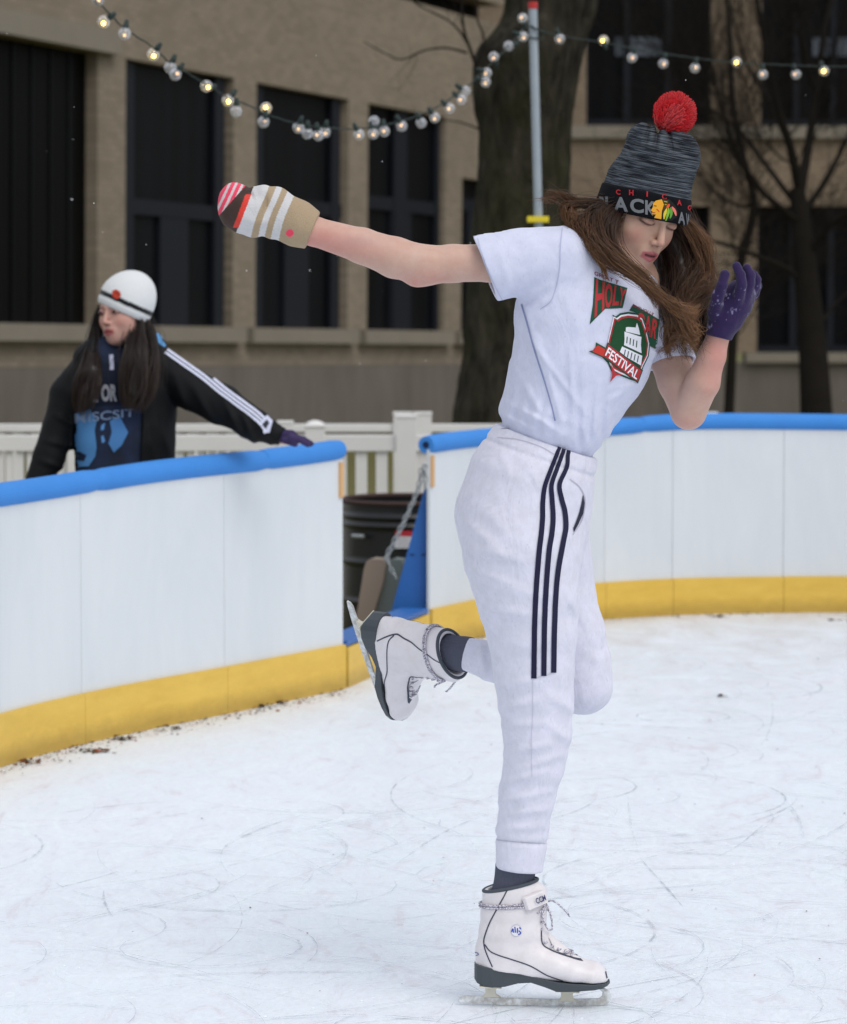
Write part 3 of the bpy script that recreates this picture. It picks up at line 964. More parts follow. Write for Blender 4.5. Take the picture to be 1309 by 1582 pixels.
for (a, b, t0, t1) in ((905, 1097, up0, up1), (1174, 1345, up0, up1), (985, 1097, lo0, lo1), (1170, 1345, lo0, lo1), (1420, 1700, up0, up1), (1420, 1700, lo0, lo1)):
    m = MB(); z = -.3
    bxl(m, S2(a), S2(b), t0, t0 + .12, z, z + .05); k = max(1, round((b - a) / 60))
    for j in range(k + 1): c_ = S2(a) + (S2(b) - S2(a)) * j / k; bxl(m, c_ - .06, c_ + .06, t0 + .12, t1, z, z + .06)
    wf = m.build('window', M_mull, b2)
    m = MB(); bxl(m, S2(a) - .05, S2(b) + .05, t0 - .05, t1 + .05, -.5, -.45); m.build('pane', M_pane, wf)
    if t0 == up0 and a < 1400:
        m = MB(); x0_, x1_ = (952, 1026) if a == 905 else (1258, 1330); bxl(m, S2(x0_), S2(x1_), T2(84), T2(55), -.44, -.42); m.build('reflection', M_reflection, wf)  # pale strips standing in for reflections in the upper panes

# ------------------------------------------------------------------ trees
M_bark = mat('mossy_bark', rough=0.95, spec=0.1)
v = coords(M_bark, scale=(1, 1, 0.25))
f = noise(M_bark, v, 14, 6, 0.7, 0.6)
c = mixc(M_bark, ramp(M_bark, f, [(0.35, B_), (0.7, W_)]), '#1b1915', '#4a463c')
c = mixc(M_bark, ramp(M_bark, noise(M_bark, coords(M_bark), 2.4, 5, 0.7), [(0.45, B_), (0.75, (.8, .8, .8, 1))]), c, '#36361f')
setc(M_bark, c); setn(M_bark, bump(M_bark, f, 1.0, 0.05))
M_twig = mat('dark_twig', rough=0.95, spec=0.05)
setc(M_twig, mixc(M_twig, noise(M_twig, coords(M_twig), 5, 4), '#181614', '#2b2723'))

def trunk_loft(rows, Y, seed, amp, n=72, m_=150):
    """rows: (py, left px, right px)"""
    R = np.array(rows, dtype=float); py = np.linspace(R[0, 0], R[-1, 0], m_)
    l = catmull(R[:, [0, 1]], 400); r = catmull(R[:, [0, 2]], 400)
    V = []
    for y in py:
        a = np.interp(y, l[:, 0], l[:, 1]); b = np.interp(y, r[:, 0], r[:, 1])
        c0 = at((a + b) / 2, y, Y); rad = (b - a) / 2 * pxm(Y)
        for k in range(n):
            t = 2 * math.pi * k / n
            V.append((c0.x + rad * math.cos(t), Y + rad * math.sin(t), c0.z))
    V = np.array(V); C = V.copy(); C[:, 2] *= 0.25
    t = np.tile(np.arange(n) * 2 * math.pi / n, m_)
    d = (vnoise(C, 9, seed) * 0.6 - 0.9 * np.abs(vnoise(C, 20, seed + 1)) + .3 * vnoise(C, 50, seed + 2)) * amp * 1.5
    V[:, 0] += np.cos(t) * d; V[:, 1] += np.sin(t) * d
    i = np.arange(m_ - 1)[:, None] * n + np.arange(n)[None]; j = np.arange(m_ - 1)[:, None] * n + (np.arange(n)[None] + 1) % n
    Fc = np.stack([i, i + n, j + n, j], -1).reshape(-1, 4)
    return V, Fc
Yt = 19.0
big = empty('large_tree', (at(790, 700, Yt).x, Yt, ground_z(Yt)))
tag(big, 'thick mossy tree trunk behind the lamp pole', 'tree')
V, Fc = trunk_loft([(-260, 800, 905), (-120, 792, 918), (0, 782, 924), (30, 775, 918), (55, 758, 910), (80, 737, 903), (120, 731, 894), (160, 733, 888), (200, 741, 884), (245, 741, 882), (300, 734, 882), (360, 727, 886), (450, 722, 892), (550, 714, 900), (640, 700, 912), (760, 680, 930), (900, 650, 960)], Yt, 3, 0.016)
obj('trunk', V, Fc, M_bark, big)
def limb(m, pts, r0, r1, Y, dY=0.0, n=6, steps=14):
    P = [tuple(at(x, y, Y + dY * i / max(1, len(pts) - 1))) for i, (x, y) in enumerate(pts)]
    P = catmull(P, steps); m.tube(P, list(np.linspace(r0, r1, steps) * pxm(Y)), n); return P
def twigs(m, P, r, rnd, depth, ln, n=5, spread=0.9):
    """recursive side shoots off a limb P"""
    for q in range(n):
        i = rnd.randrange(max(1, len(P) // 5), len(P)); p = Vector(P[i]); t = Vector(P[i]) - Vector(P[i - 1])
        if t.length < 1e-6: continue
        t.normalize()
        a = Vector((rnd.gauss(0, 1), rnd.gauss(0, .7), rnd.gauss(0.25, .8))).normalized()
        d = (t + a * spread).normalized(); L = ln * rnd.uniform(.5, 1.2); k = 7; c = [p]
        for j in range(k):
            d = (d + Vector((rnd.gauss(0, .13), rnd.gauss(0, .13), rnd.gauss(0.05, .13)))).normalized(); c.append(c[-1] + d * L / k)
        m.tube(c, list(np.linspace(r, r * .35, k + 1)), 4, cap=False)
        if depth > 0: twigs(m, c, r * .55, rnd, depth - 1, ln * .6, n, spread)
m = MB(); rnd = random.Random(5)
for pts, r0, r1 in ([(740, 112), (728, 80), (716, 40), (712, -30)], 3.2, 1.6), ([(722, 82), (690, 74), (655, 78), (622, 92), (598, 84), (562, 64)], 2.0, .8), ([(724, 70), (710, 48), (690, 30), (650, 10), (630, -5)], 2.0, .9), ([(738, 100), (748, 60), (735, 20), (742, -30)], 2.2, 1.0), ([(742, 200), (715, 190), (690, 186), (668, 190)], 1.6, .5):
    P = limb(m, pts, r0, r1, Yt - .2); twigs(m, P, r1 * .7 * pxm(Yt), rnd, 1, .35, 2)
m.build('branches', M_twig, big, smooth=True)

Yr = 29.0
t2 = empty('bare_tree', (at(1262, 700, Yr).x, Yr, ground_z(Yr)))
tag(t2, 'dark bare tree with spreading branches in front of the shaded brick building', 'tree')
m = MB(); rnd = random.Random(21)
P = limb(m, [(1268, 760), (1262, 650), (1256, 540), (1246, 430), (1238, 350), (1232, 290)], 29, 12, Yr, n=12, steps=24)
m.build('trunk', M_twig, t2, smooth=True)
m = MB()
for pts, r0, r1, dy in (([(1236, 300), (1222, 230), (1200, 160), (1180, 60), (1160, -60)], 11, 4, -.5), ([(1236, 300), (1250, 220), (1262, 140), (1275, 40), (1300, -60)], 11, 4, .6),
        ([(1242, 350), (1205, 320), (1172, 290), (1140, 240), (1115, 170), (1095, 80)], 8, 2.5, -.8), ([(1244, 440), (1215, 415), (1170, 396), (1130, 380), (1085, 370), (1050, 372)], 6.5, 3, -.6),
        ([(1240, 330), (1180, 250), (1140, 200), (1090, 165), (1040, 150)], 6, 2, .8), ([(1240, 330), (1275, 280), (1310, 210), (1345, 120)], 8, 3, .3),
        ([(1170, 300), (1150, 320), (1110, 300), (1075, 262), (1030, 240)], 4, 1.5, .4), ([(1246, 400), (1280, 350), (1325, 320), (1380, 290)], 7, 3, -.5), ([(1215, 215), (1180, 140), (1150, 90), (1130, 10)], 5, 2, .9),
        ([(1262, 150), (1240, 80), (1235, 20), (1225, -50)], 5, 2, -.9), ([(1254, 520), (1290, 470), (1340, 430)], 5, 2, .5)):
    P = limb(m, pts, r0 * .75, r1 * .7, Yr, dy); twigs(m, P, r1 * .36 * pxm(Yr), rnd, 2, 1.2, 7, 0.8)
m.build('branches', M_twig, t2, smooth=True)
t3 = empty('thin_tree', (at(1010, 700, 33).x, 33, ground_z(33)))
tag(t3, 'slim dark bare tree mostly hidden behind the skater in the grey hat', 'tree')
m = MB(); P = limb(m, [(1120, 800), (1128, 600), (1140, 430), (1165, 320), (1150, 250), (1132, 160), (1128, 60), (1120, -60)], 9, 3, 33, 0, 8, 26); m.build('trunk', M_twig, t3, smooth=True)
m = MB()
twigs(m, P, 1.5 * pxm(33), rnd, 2, 1.6, 13, 0.9); m.build('branches', M_twig, t3, smooth=True)

# ------------------------------------------------------------------ lamp pole and the strings of globe lights
M_red = mat('red_cap', '#b02524', 0.5)
M_yel = mat('yellow_band', '#d8c21e', 0.5)
M_wire = mat('green_wire', '#122723', 0.6)
M_pole = mat('pole_steel', rough=0.5, metal=0.35)
setc(M_pole, mixc(M_pole, noise(M_pole, coords(M_pole), 9, 5, .7), '#8f9aa3', '#a9b2b9'))
Yp = 13.9
pt = at(823.5, 14, Yp); pb_ = at(832, 340, Yp); dirp = (pb_ - pt).normalized(); foot = pt + dirp * ((pt.z - ground_z(Yp)) / -dirp.z)
pole = empty('light_pole', tuple(foot)); tag(pole, 'thin galvanised pole with a red cap holding up the string lights', 'pole')
m = MB(); m.tube([foot, pt], 0.0185, 16); m.build('shaft', M_pole, pole, smooth=True)
m = MB(); m.tube([pt - dirp * .001, pt - dirp * .03], .021, 16); m.build('cap', M_red, pole, smooth=True)
m = MB(); q = at(831, 339, Yp); m.box(q - Vector((0, .01, 0)), (.046, 0, 0), (0, .03, 0), (0, 0, .013)); m.build('clamp', M_yel, pole, bevel=.002)
m = MB(); q = at(824, 48, Yp); m.tube([q + Vector((-.02, -.02, .02)), q + Vector((.03, -.026, 0)), q + Vector((.05, -.01, -.005)), q + Vector((.02, .02, -.02)), q + Vector((-.02, -.02, -.03)), q + Vector((.04, -.02, -.035))], .004, 6); m.build('cable_tie', M_wire, pole, smooth=True)

M_glass = bpy.data.materials.new('bulb_glass'); M_glass.use_nodes = True
tb = M_glass.node_tree; tb.nodes.clear()
o_ = tb.nodes.new('ShaderNodeOutputMaterial'); tr_ = tb.nodes.new('ShaderNodeBsdfTransparent'); gl = tb.nodes.new('ShaderNodeBsdfGlossy'); gl.inputs['Roughness'].default_value = 0.05
tl = tb.nodes.new('ShaderNodeBsdfDiffuse'); tl.inputs[0].default_value = (.75, .77, .82, 1)
fr = tb.nodes.new('ShaderNodeLayerWeight'); fr.inputs[0].default_value = 0.35
m1 = tb.nodes.new('ShaderNodeMixShader'); m2 = tb.nodes.new('ShaderNodeMixShader'); m2.inputs[0].default_value = 0.22
tb.links.new(fr.outputs['Facing'], m1.inputs[0]); tb.links.new(tr_.outputs[0], m1.inputs[1]); tb.links.new(gl.outputs[0], m1.inputs[2])
tb.links.new(m1.outputs[0], m2.inputs[1]); tb.links.new(tl.outputs[0], m2.inputs[2]); tb.links.new(m2.outputs[0], o_.inputs[0])
def emis(name, col, s):
    m = mat(name, col); bsdf(m).inputs['Emission Color'].default_value = lin(col); bsdf(m).inputs['Emission Strength'].default_value = s; return m
M_fil = emis('warm_filament', '#ffcf50', 16.0)
M_fil2 = emis('dim_filament', '#e8b57a', 3.0)
def uv_sphere(r, n=16, m_=10, c=(0, 0, 0)):
    V = [(c[0], c[1], c[2] + r)]; Fc = []
    for i in range(1, m_):
        a = math.pi * i / m_
        for k in range(n): b = 2 * math.pi * k / n; V.append((c[0] + r * math.sin(a) * math.cos(b), c[1] + r * math.sin(a) * math.sin(b), c[2] + r * math.cos(a)))
    V.append((c[0], c[1], c[2] - r))
    for k in range(n): Fc.append((0, 1 + k, 1 + (k + 1) % n)); Fc.append((len(V) - 1, len(V) - 1 - n + (k + 1) % n, len(V) - 1 - n + k))
    for i in range(m_ - 2):
        for k in range(n): a = 1 + i * n + k; b = 1 + i * n + (k + 1) % n; Fc.append((a, a + n, b + n, b))
    return V, Fc
gV, gF = uv_sphere(0.0215, 20, 12)
me_globe = mesh_data('bulb', np.array(gV), gF); me_globe.materials.append(M_glass)
fV, fF = uv_sphere(0.0062, 8, 6)
me_fil = mesh_data('filament', np.array(fV), fF); me_fil.materials.append(M_fil)
me_fil2 = mesh_data('filament_dim', np.array(fV) * .8, fF); me_fil2.materials.append(M_fil2)
mm_ = MB(); mm_.tube([(0, 0, -.004), (0, 0, .010), (0, 0, .030)], [.0105, .0105, .007], 12)
me_sock = mesh_data('socket', np.array(mm_.V), mm_.F); me_sock.materials.append(M_wire)
def light_string(path, Ya, Yb_, bulbs, label):
    xa, xb = path[0][0], path[-1][0]
    Yof = lambda x: Ya + (Yb_ - Ya) * (x - xa) / (xb - xa)
    P = catmull([tuple(at(x, y, Yof(x))) for x, y in path], 160)
    for c in (0, 1, 2): P[:, c] += 0.0012 * np.sin(np.arange(160) * (1.3 + .4 * c))
    m = MB(); m.tube(P, 0.0029, 8)
    root = m.build('string_lights', M_wire, None, origin=tuple(P[0]), smooth=True)
    tag(root, label, 'string lights', 'strings of globe lights')
    o0 = ORG[root.name]; rr = random.Random(len(bulbs))
    for (bx_, by_, lit) in bulbs:
        p = np.array(at(bx_, by_, Yof(bx_)))
        j = int(np.argmin(np.linalg.norm(P[:, [0, 2]] - p[[0, 2]], axis=1))); q = P[j]
        p[1] = q[1] + rr.uniform(-.01, .01)
        dirb = Vector(q - p); rot = dirb.to_track_quat('Z', 'Y')
        b = bpy.data.objects.new('bulb', me_globe); SC.collection.objects.link(b); b.parent = root; b.location = tuple(p - o0); b.rotation_mode = 'QUATERNION'; b.rotation_quaternion = rot
        s_ = bpy.data.objects.new('socket', me_sock); SC.collection.objects.link(s_); s_.parent = b; s_.location = (0, 0, 0.019)
        if lit >= 0:
            f_ = bpy.data.objects.new('filament', me_fil if lit else me_fil2); SC.collection.objects.link(f_); f_.parent = b; f_.location = (rr.uniform(-.004, .004), -.004, rr.uniform(-.006, .006))
light_string([(118, -40), (150, 0), (170, 22), (193, 44), (235, 72), (262, 96), (290, 113), (320, 131), (350, 149), (385, 163), (412, 176), (455, 190), (500, 197), (545, 199), (585, 195), (625, 186), (655, 175), (685, 160), (705, 145), (730, 127), (752, 105), (775, 83), (795, 62), (808, 45), (824, 40)],
    10.8, Yp - .03, [(152, 0, 0), (158, 31, 1), (193, 52, 0), (236, 83, 1), (263, 104, -1), (270, 114, 0), (319, 133, 1), (352, 155, 1), (365, 172, -1), (411, 167, 1), (407, 188, 0), (461, 197, 0), (475, 206, -1), (492, 209, 0), (502, 204, 0), (555, 208, 0), (578, 187, -1), (577, 207, 0), (594, 203, 0), (621, 195, 0), (651, 190, -1), (672, 182, 0), (695, 168, 0), (713, 155, 0), (719, 141, -1), (750, 128, 0), (752, 113, 0), (763, 88, 0), (786, 71, -1), (808, 57, 0), (808, 28, 0)],
    'green string of clear globe lights sagging left of the pole before tall windows')
light_string([(826, 44), (850, 52), (880, 58), (915, 63), (950, 69), (1000, 79), (1100, 93), (1200, 100), (1309, 103), (1400, 100)], Yp - .03, 14.6,
    [(865, 60, 0), (933, 62, 1), (977, 89, 0), (1025, 98, 0), (1074, 105, 0), (1138, 96, 1), (1179, 115, 0), (1230, 115, 0), (1273, 110, 1)],
    'green string of clear globe lights running right of the pole above the hat')

# ------------------------------------------------------------------ a few flakes of snow in the air
M_flake = mat('snowflake', '#f2f4f8', 0.9)
m = MB(); rr = random.Random(9)
for k in range(22):
    Y = rr.uniform(4.5, 12); p = at(rr.uniform(0, 1309), rr.uniform(0, 620), Y); r = rr.uniform(.0006, .0013)
    V = [(p.x + r, p.y, p.z), (p.x - r, p.y, p.z), (p.x, p.y + r, p.z), (p.x, p.y - r, p.z), (p.x, p.y, p.z + r), (p.x, p.y, p.z - r)]
    m.add(V, [(0, 2, 4), (2, 1, 4), (1, 3, 4), (3, 0, 4), (2, 0, 5), (1, 2, 5), (3, 1, 5), (0, 3, 5)])
tag(m.build('falling_snow', M_flake), 'sparse tiny snowflakes drifting in the air', 'snowflakes', kind='stuff')

# ================================================================== the skater
YS = 6.45
K0 = pxm(YS)
def Q(px, py, dd=0.0): return np.array(at(px, py, YS + dd))
def NR(px, py, dd, r): return (Q(px, py, dd), r * pxm(YS + dd))
def NE(px, py, dd, a, b, L): return (Q(px, py, dd), a, b * pxm(YS + dd), np.array(L, dtype=float))
def ridges(P, lst, side=None):
    """cloth creases drawn in the picture plane of the figure: (x0,y0,x1,y1,width px,height m)"""
    uv = to_px(P); out = np.zeros(len(P))
    for x0, y0, x1, y1, w, h in lst:
        a = np.array([x0, y0], dtype=float); b = np.array([x1, y1], dtype=float); ba = b - a
        t = ((uv - a) @ ba) / (ba @ ba); tc = np.clip(t, 0, 1)
        d = np.linalg.norm(uv - a - tc[:, None] * ba, axis=1)
        fade = np.clip(1 - np.abs(tc - .5) * 1.2, 0, 1)
        out += 1.6 * h * np.exp(-(d / w) ** 2) * fade
    return out

# ---- head frame
psi, phi, rho = math.radians(36), math.radians(24), math.radians(9)
Fh = np.array([math.sin(psi) * math.cos(phi), -math.cos(psi) * math.cos(phi), -math.sin(phi)])
Uh = np.array([math.sin(psi) * math.sin(phi), -math.cos(psi) * math.sin(phi), math.cos(phi)])
Rh = np.cross(Fh, Uh)                     # her right
Rr = Matrix.Rotation(rho, 3, Vector(Fh))
Uh = np.array(Rr @ Vector(Uh)); Rh = np.array(Rr @ Vector(Rh))
if Uh[0] < 0.25:                          # roll towards the picture's right
    Rr = Matrix.Rotation(-2 * rho, 3, Vector(Fh)); Uh = np.array(Rr @ Vector(Uh)); Rh = np.array(Rr @ Vector(Rh))
HO = Q(983, 320, -0.01)
HM = np.stack([-Rh, Fh, Uh], 1)           # columns: local x = her left, y = forward, z = up
def hl2w(p): return HO + HM @ np.array(p, dtype=float)

def head_field(L):
    """distance field of a head; L: points in head coordinates (x left, y forward, z up, eyes at z=0)"""
    X = L.copy(); X[:, 0] = np.abs(X[:, 0])
    d = ell(L, (0, -.012, .032), (.073, .090, .090))
    d = smin(d, ell(L, (0, .030, -.035), (.060, .058, .072)), .030)
    d = smin(d, ell(L, (0, .062, -.090), (.025, .021, .019)), .034)          # chin
    d = smin(d, ell(X, (.036, .050, -.030), (.026, .026, .026)), .022)        # cheek bones
    d = smin(d, ell(X, (.040, .015, -.068), (.018, .036, .026)), .024)         # jaw
    d = smin(d, cone(X, (0, .086, .016), (.036, .074, .018), .009, .008), .012) # brow
    d = smax(d, -ell(X, (.031, .094, .000), (.018, .014, .011)), .010)          # socket
    d = smin(d, ell(X, (.031, .0765, -.001), (.0155, .0125, .0105)), .004)          # closed lid
    d = smin(d, cone(L, (0, .088, .004), (0, .1035, -.033), .0060, .0080), .009)  # nose
    d = smin(d, ell(X, (.0090, .0935, -.037), (.0070, .0085, .0058)), .005)
    d = smax(d, -ell(X, (.0060, .1010, -.0440), (.0032, .0045, .003)), .002)
    d = smin(d, ell(L, (0, .080, -.062), (.026, .013, .020)), .012)
    d = smin(d, cone(X, (0, .0925, -.0595), (.021, .081, -.064), .0055, .0022), .004)
    d = smin(d, cone(X, (0, .0900, -.0735), (.017, .080, -.070), .0070, .0030), .004)
    d = smax(d, -cone(X, (0, .099, -.0662), (.014, .090, -.0662), .0042, .0015), .002)
    d = smin(d, ell(X, (.073, -.002, -.018), (.010, .018, .028)), .006)
    return d
def face_cols(L, base='#cba792', lip='#b3686a', brow='#4a3429', cheek='#c6897a'):
    """skin colour by head coordinates"""
    n = len(L); C = np.tile(np.array(lin(base)[:3]), (n, 1))
    def put(w, hexc):
        w = np.clip(w, 0, 1)[:, None]; C[:] = C * (1 - w) + np.array(lin(hexc)[:3]) * w
    x = np.abs(L[:, 0]); y = L[:, 1]; z = L[:, 2]; fr = (y > .045)
    put(fr * 0.55 * np.exp(-((x - .042) ** 2 + (z + .035) ** 2) / .018 ** 2), cheek)
    put(fr * 0.35 * np.exp(-((x) ** 2 + (z + .036) ** 2) / .012 ** 2), cheek)
    bz = .0165 - ((x - .03) / .02) ** 2 * .003
    put(fr * .75 * np.exp(-(np.maximum(0, np.abs(x - .030) - .015) / .003) ** 2) * np.exp(-((z - bz) / .0032) ** 2), brow)
    lz = -.0065 + ((x - .031) / .015) ** 2 * .0028
    put(fr * .98 * np.exp(-(np.maximum(0, np.abs(x - .031) - .014) / .003) ** 2) * np.exp(-((z - lz) / .0024) ** 2), '#1c1412')
    put(fr * .30 * np.exp(-((x - .031) ** 2 / .018 ** 2 + (z - .001) ** 2 / .009 ** 2)), '#8a5f58')
    put(fr * (y > .078) * np.exp(-(np.maximum(0, x - .020) / .002) ** 2) * np.exp(-(np.maximum(0, np.abs(z + .0665) - .0105 + x * .30) / .0022) ** 2), lip)
    put(fr * (y > .07) * np.exp(-(np.maximum(0, x - .0125) / .002) ** 2) * np.exp(-((z + .0662) / .0026) ** 2), '#3a1518')
    put(fr * .8 * np.exp(-((x - .0065) ** 2 + (z + .0435) ** 2) / .0030 ** 2), '#5a302c')
    return C

M_skin = mat('skin', rough=0.5, spec=0.35)
a = nd(M_skin, 'ShaderNodeVertexColor', layer_name='Col')
f = noise(M_skin, coords(M_skin), 30, 5, 0.65)
setc(M_skin, mixc(M_skin, 1.0, a.outputs[0], ramp(M_skin, f, [(0.32, (.93, .84, .82, 1)), (0.68, (1, 1, 1, 1))]), 'MULTIPLY'))
bsdf(M_skin).inputs['Subsurface Weight'].default_value = 0.15
bsdf(M_skin).inputs['Subsurface Radius'].default_value = (0.012, 0.005, 0.003)
bsdf(M_skin).inputs['Subsurface Scale'].default_value = 0.6
setn(M_skin, bump(M_skin, noise(M_skin, coords(M_skin), 420, 3), 0.35, 0.0006, bump(M_skin, noise(M_skin, coords(M_skin), 28, 3), .3, .004)))

# ---- joints
SN, SF = Q(862, 398, -.085), Q(1012, 478, .10)          # near and far shoulder
Lc = nrm(SF - SN)
Ly = np.array([0, 1.0, 0])
arm_n = [NR(862, 398, -.085, 36), NR(760, 406, -.11, 29), NR(700, 407, -.12, 28.5), NR(657, 410, -.125, 30.5), NR(610, 398, -.13, 31), NR(560, 380, -.135, 27), NR(484, 357, -.145, 22), NR(440, 345, -.15, 20)]
elb = cone
arm_f = [NR(1012, 482, .10, 34), NR(1030, 540, .085, 31), NR(1048, 590, .06, 31), NR(1064, 636, .03, 27), NR(1086, 590, -.005, 26), NR(1100, 550, -.02, 21), NR(1112, 512, -.03, 17), NR(1118, 490, -.035, 16)]
hc = Q(994, 334, -.015); ha = nrm([.20, -.06, .978])
HB = [NR(988, 345, -.015, 66), NR(993, 325, -.016, 68), NR(1003, 290, -.02, 65), NR(1016, 262, -.03, 58)]
def hatcore(P):
    d = chain(P, HB, .01)
    d = smin(d, ell(P, Q(994, 217, -.03), (.032, .042, .036)), .016)
    d = smin(d, ell(P, Q(1050, 238, -.03), (.0385, .045, .040)), .02)
    return smin(d, ell(P, Q(1022, 240, -.03), (.060, .058, .050)), .02)
def body_field(P):
    L = (P - HO) @ HM
    d = head_field(L)
    nb = hl2w((0, -.035, -.055)); nk = Q(935, 415, .005)
    d = smin(d, chain(P, [(nb, .050), (nk, .052)]), .018)
    d = smin(d, chain(P, arm_n, .008), .012)
    d = smin(d, ell(P, Q(641, 428, -.125), (.016, .016, .016)), .018)
    af = chain(P, arm_f[:4], .008); af = smin(af, chain(P, arm_f[3:], .008), .006)
    d = smin(d, af, .010)
    t = echain(P, [NE(935, 425, 0, .135, 60, Lc), NE(912, 500, 0, .115, 66, Lc), NE(880, 600, 0, .10, 50, Ly), NE(855, 680, 0, .10, 45, Ly)], .02)
    d = smin(d, t, .02)
    hp = plane(P, hc, ha)
    e = hatcore(P) + .007
    return np.where((hp > .004) & (P[:, 2] > hc[2] - .03), np.maximum(d, e), d)
BV, BF = surface(body_field, Q(395, 640, -.42) * [1, 1, 1] + [0, 0, -.06], Q(1150, 190, .30), 0.0024)
Lh = (BV - HO) @ HM
BC = face_cols(Lh)
uv = to_px(BV)
isarm = (np.linalg.norm(Lh, axis=1) > .16)
base = np.array(lin('#cfaaa0')[:3]); red = np.array(lin('#cc8c82')[:3]); pale = np.array(lin('#c9a999')[:3])
AC = np.tile(pale, (len(BV), 1))
def blush(C, x, y, rx, ry, a, col):
    w = a * np.exp(-(((uv[:, 0] - x) / rx) ** 2 + ((uv[:, 1] - y) / ry) ** 2)); return C * (1 - w[:, None]) + col * w[:, None]
for q in ((490, 372, 45, 22, .75), (540, 385, 60, 20, .45), (660, 432, 40, 14, .45), (1110, 545, 22, 40, .75), (1100, 590, 20, 30, .4), (1062, 655, 25, 12, .35), (640, 438, 10, 6, .4)):
    AC = blush(AC, *q[:5], red)
AC = blush(AC, 560, 372, 30, 8, .25, np.array(lin('#a99a9f')[:3]))
BC = np.where(isarm[:, None], AC, BC)
FOOT = np.array([Q(835, 1552, 0)[0], YS, 0.0])
skater = obj('person', BV, BF, M_skin, origin=FOOT, cols=BC)
tag(skater, 'person in grey knit hat and white shirt gliding on one skate, other leg lifted', 'person')

# ---- sweatpants
Lp = Ly
leg_n = [NR(806, 850, -.070, 92), NR(815, 920, -.075, 81), NR(822, 975, -.078, 72), NR(825, 1030, -.08, 64), NR(828, 1080, -.08, 59.5), NR(830, 1130, -.08, 55), NR(826, 1180, -.078, 48), NR(814, 1230, -.075, 44), NR(806, 1290, -.07, 41), NR(801, 1360, -.07, 36)]
th_f = [NR(838, 830, .085, 74), NR(858, 920, .10, 62), NR(880, 980, .10, 57), NR(893, 1030, .10, 53), NR(901, 1056, .095, 47)]
sh_f = [NR(901, 1056, .095, 45), NR(840, 1036, .13, 40), NR(765, 1021, .15, 33), NR(715, 1009, .165, 26)]
waist_p = Q(841, 680, 0); wn_ = nrm(Q(867, 606, 0) - Q(841, 680, 0))
hem_p = Q(800, 1343, -.07); hem_n = nrm([-.10, 0, -1.0])
fhem_p = Q(720, 1010, .165); fhem_n = nrm(Q(715, 1009, .165) - Q(765, 1021, .15))
pant_r = [(738, 850, 812, 868, 9, .0035), (722, 880, 800, 905, 8, .0035), (740, 905, 838, 918, 9, .003), (756, 945, 838, 950, 8, .0025), (712, 800, 770, 850, 9, .003), (722, 760, 800, 840, 10, .0015),
          (868, 900, 898, 960, 7, .003), (800, 700, 830, 740, 7, .0015), (775, 700, 790, 740, 7, .0015), (776, 1060, 830, 1050, 8, .0025), (772, 1095, 835, 1082, 7, .003), (850, 1075, 888, 1100, 7, .0035),
          (778, 1120, 850, 1118, 7, .003), (845, 1120, 884, 1145, 7, .003), (778, 1165, 850, 1150, 7, .0035), (800, 1190, 872, 1165, 7, .0035), (772, 1212, 845, 1192, 7, .0035), (768, 1240, 850, 1222, 6, .003), (770, 1262, 848, 1250, 6, .0025),
          (766, 1280, 846, 1278, 7, .003), (905, 1000, 940, 1040, 9, .002), (742, 995, 748, 1050, 5, .0025), (753, 990, 758, 1050, 5, -.002), (890, 760, 905, 800, 6, .002), (880, 830, 905, 880, 8, .002), (895, 930, 915, 990, 7, .0015)]
def pants_field(P):
    e = echain(P, [NE(846, 668, 0, .118, 73, Lp), NE(838, 700, 0, .135, 82, Lp), NE(822, 740, 0, .155, 95, Lp), NE(808, 795, .005, .172, 101, Lp), NE(806, 850, .005, .165, 92, Lp)], .02)
    d = smin(e, chain(P, leg_n, .006), .020)
    df = smin(chain(P, th_f, .01), chain(P, sh_f, .008), .008)
    d = smin(d, df, .020)
    d = d - ridges(P, pant_r)
    d = d - 0.0026 * vnoise(P * [1, 1, .8], 13, 5) - 0.0014 * vnoise(P * [.7, .7, 1.4], 30, 8) + .0022 * np.abs(vnoise(P * [.45, .45, 1.5], 15, 12)) * np.clip((1.0 - P[:, 2]) * 4, .35, 1)
    # waistband: ribbed, drawn in
    h = -plane(P, waist_p, wn_)
    d = d + np.where(P[:, 2] > .9, 0.004 * np.exp(-((h - .034) / .005) ** 2) + .0006 * np.sin(np.arctan2(P[:, 1] - YS, P[:, 0] - waist_p[0]) * 120) * (h < .03), 0)
    # ankle cuffs
    g = plane(P, hem_p, hem_n)
    d = d + np.where((P[:, 2] < .5) & (P[:, 1] < YS + .05), 0.0035 * np.exp(-((g + .061) / .005) ** 2), 0)
    d = smax(d, plane(P, waist_p, wn_), .003)
    d = smax(d, np.where(P[:, 2] < .6, plane(P, hem_p, hem_n), -1), .003)
    far = P[:, 1] > YS + .02
    d = smax(d, np.where(far & (P[:, 2] < .95) & (P[:, 0] < Q(790, 0, 0)[0]), plane(P, fhem_p, fhem_n), -1), .003)
    return d
PV, PF = surface(pants_field, Q(690, 1380, -.28) + [-.05, 0, -.02], Q(965, 640, .30) + [0.02, 0, .03], 0.0032)
M_pants = cloth_mat('white_fleece', '#dcdbea', '#cfcfda', '#c6c6d3', 420, 0.15, folds=0.6)
pants = obj('sweatpants', PV, PF, M_pants, skater)
cast = cam_caster(bvh(PV, PF))
M_navy = vcol_mat('navy_tape', 0.85, 0.2, 0.1)
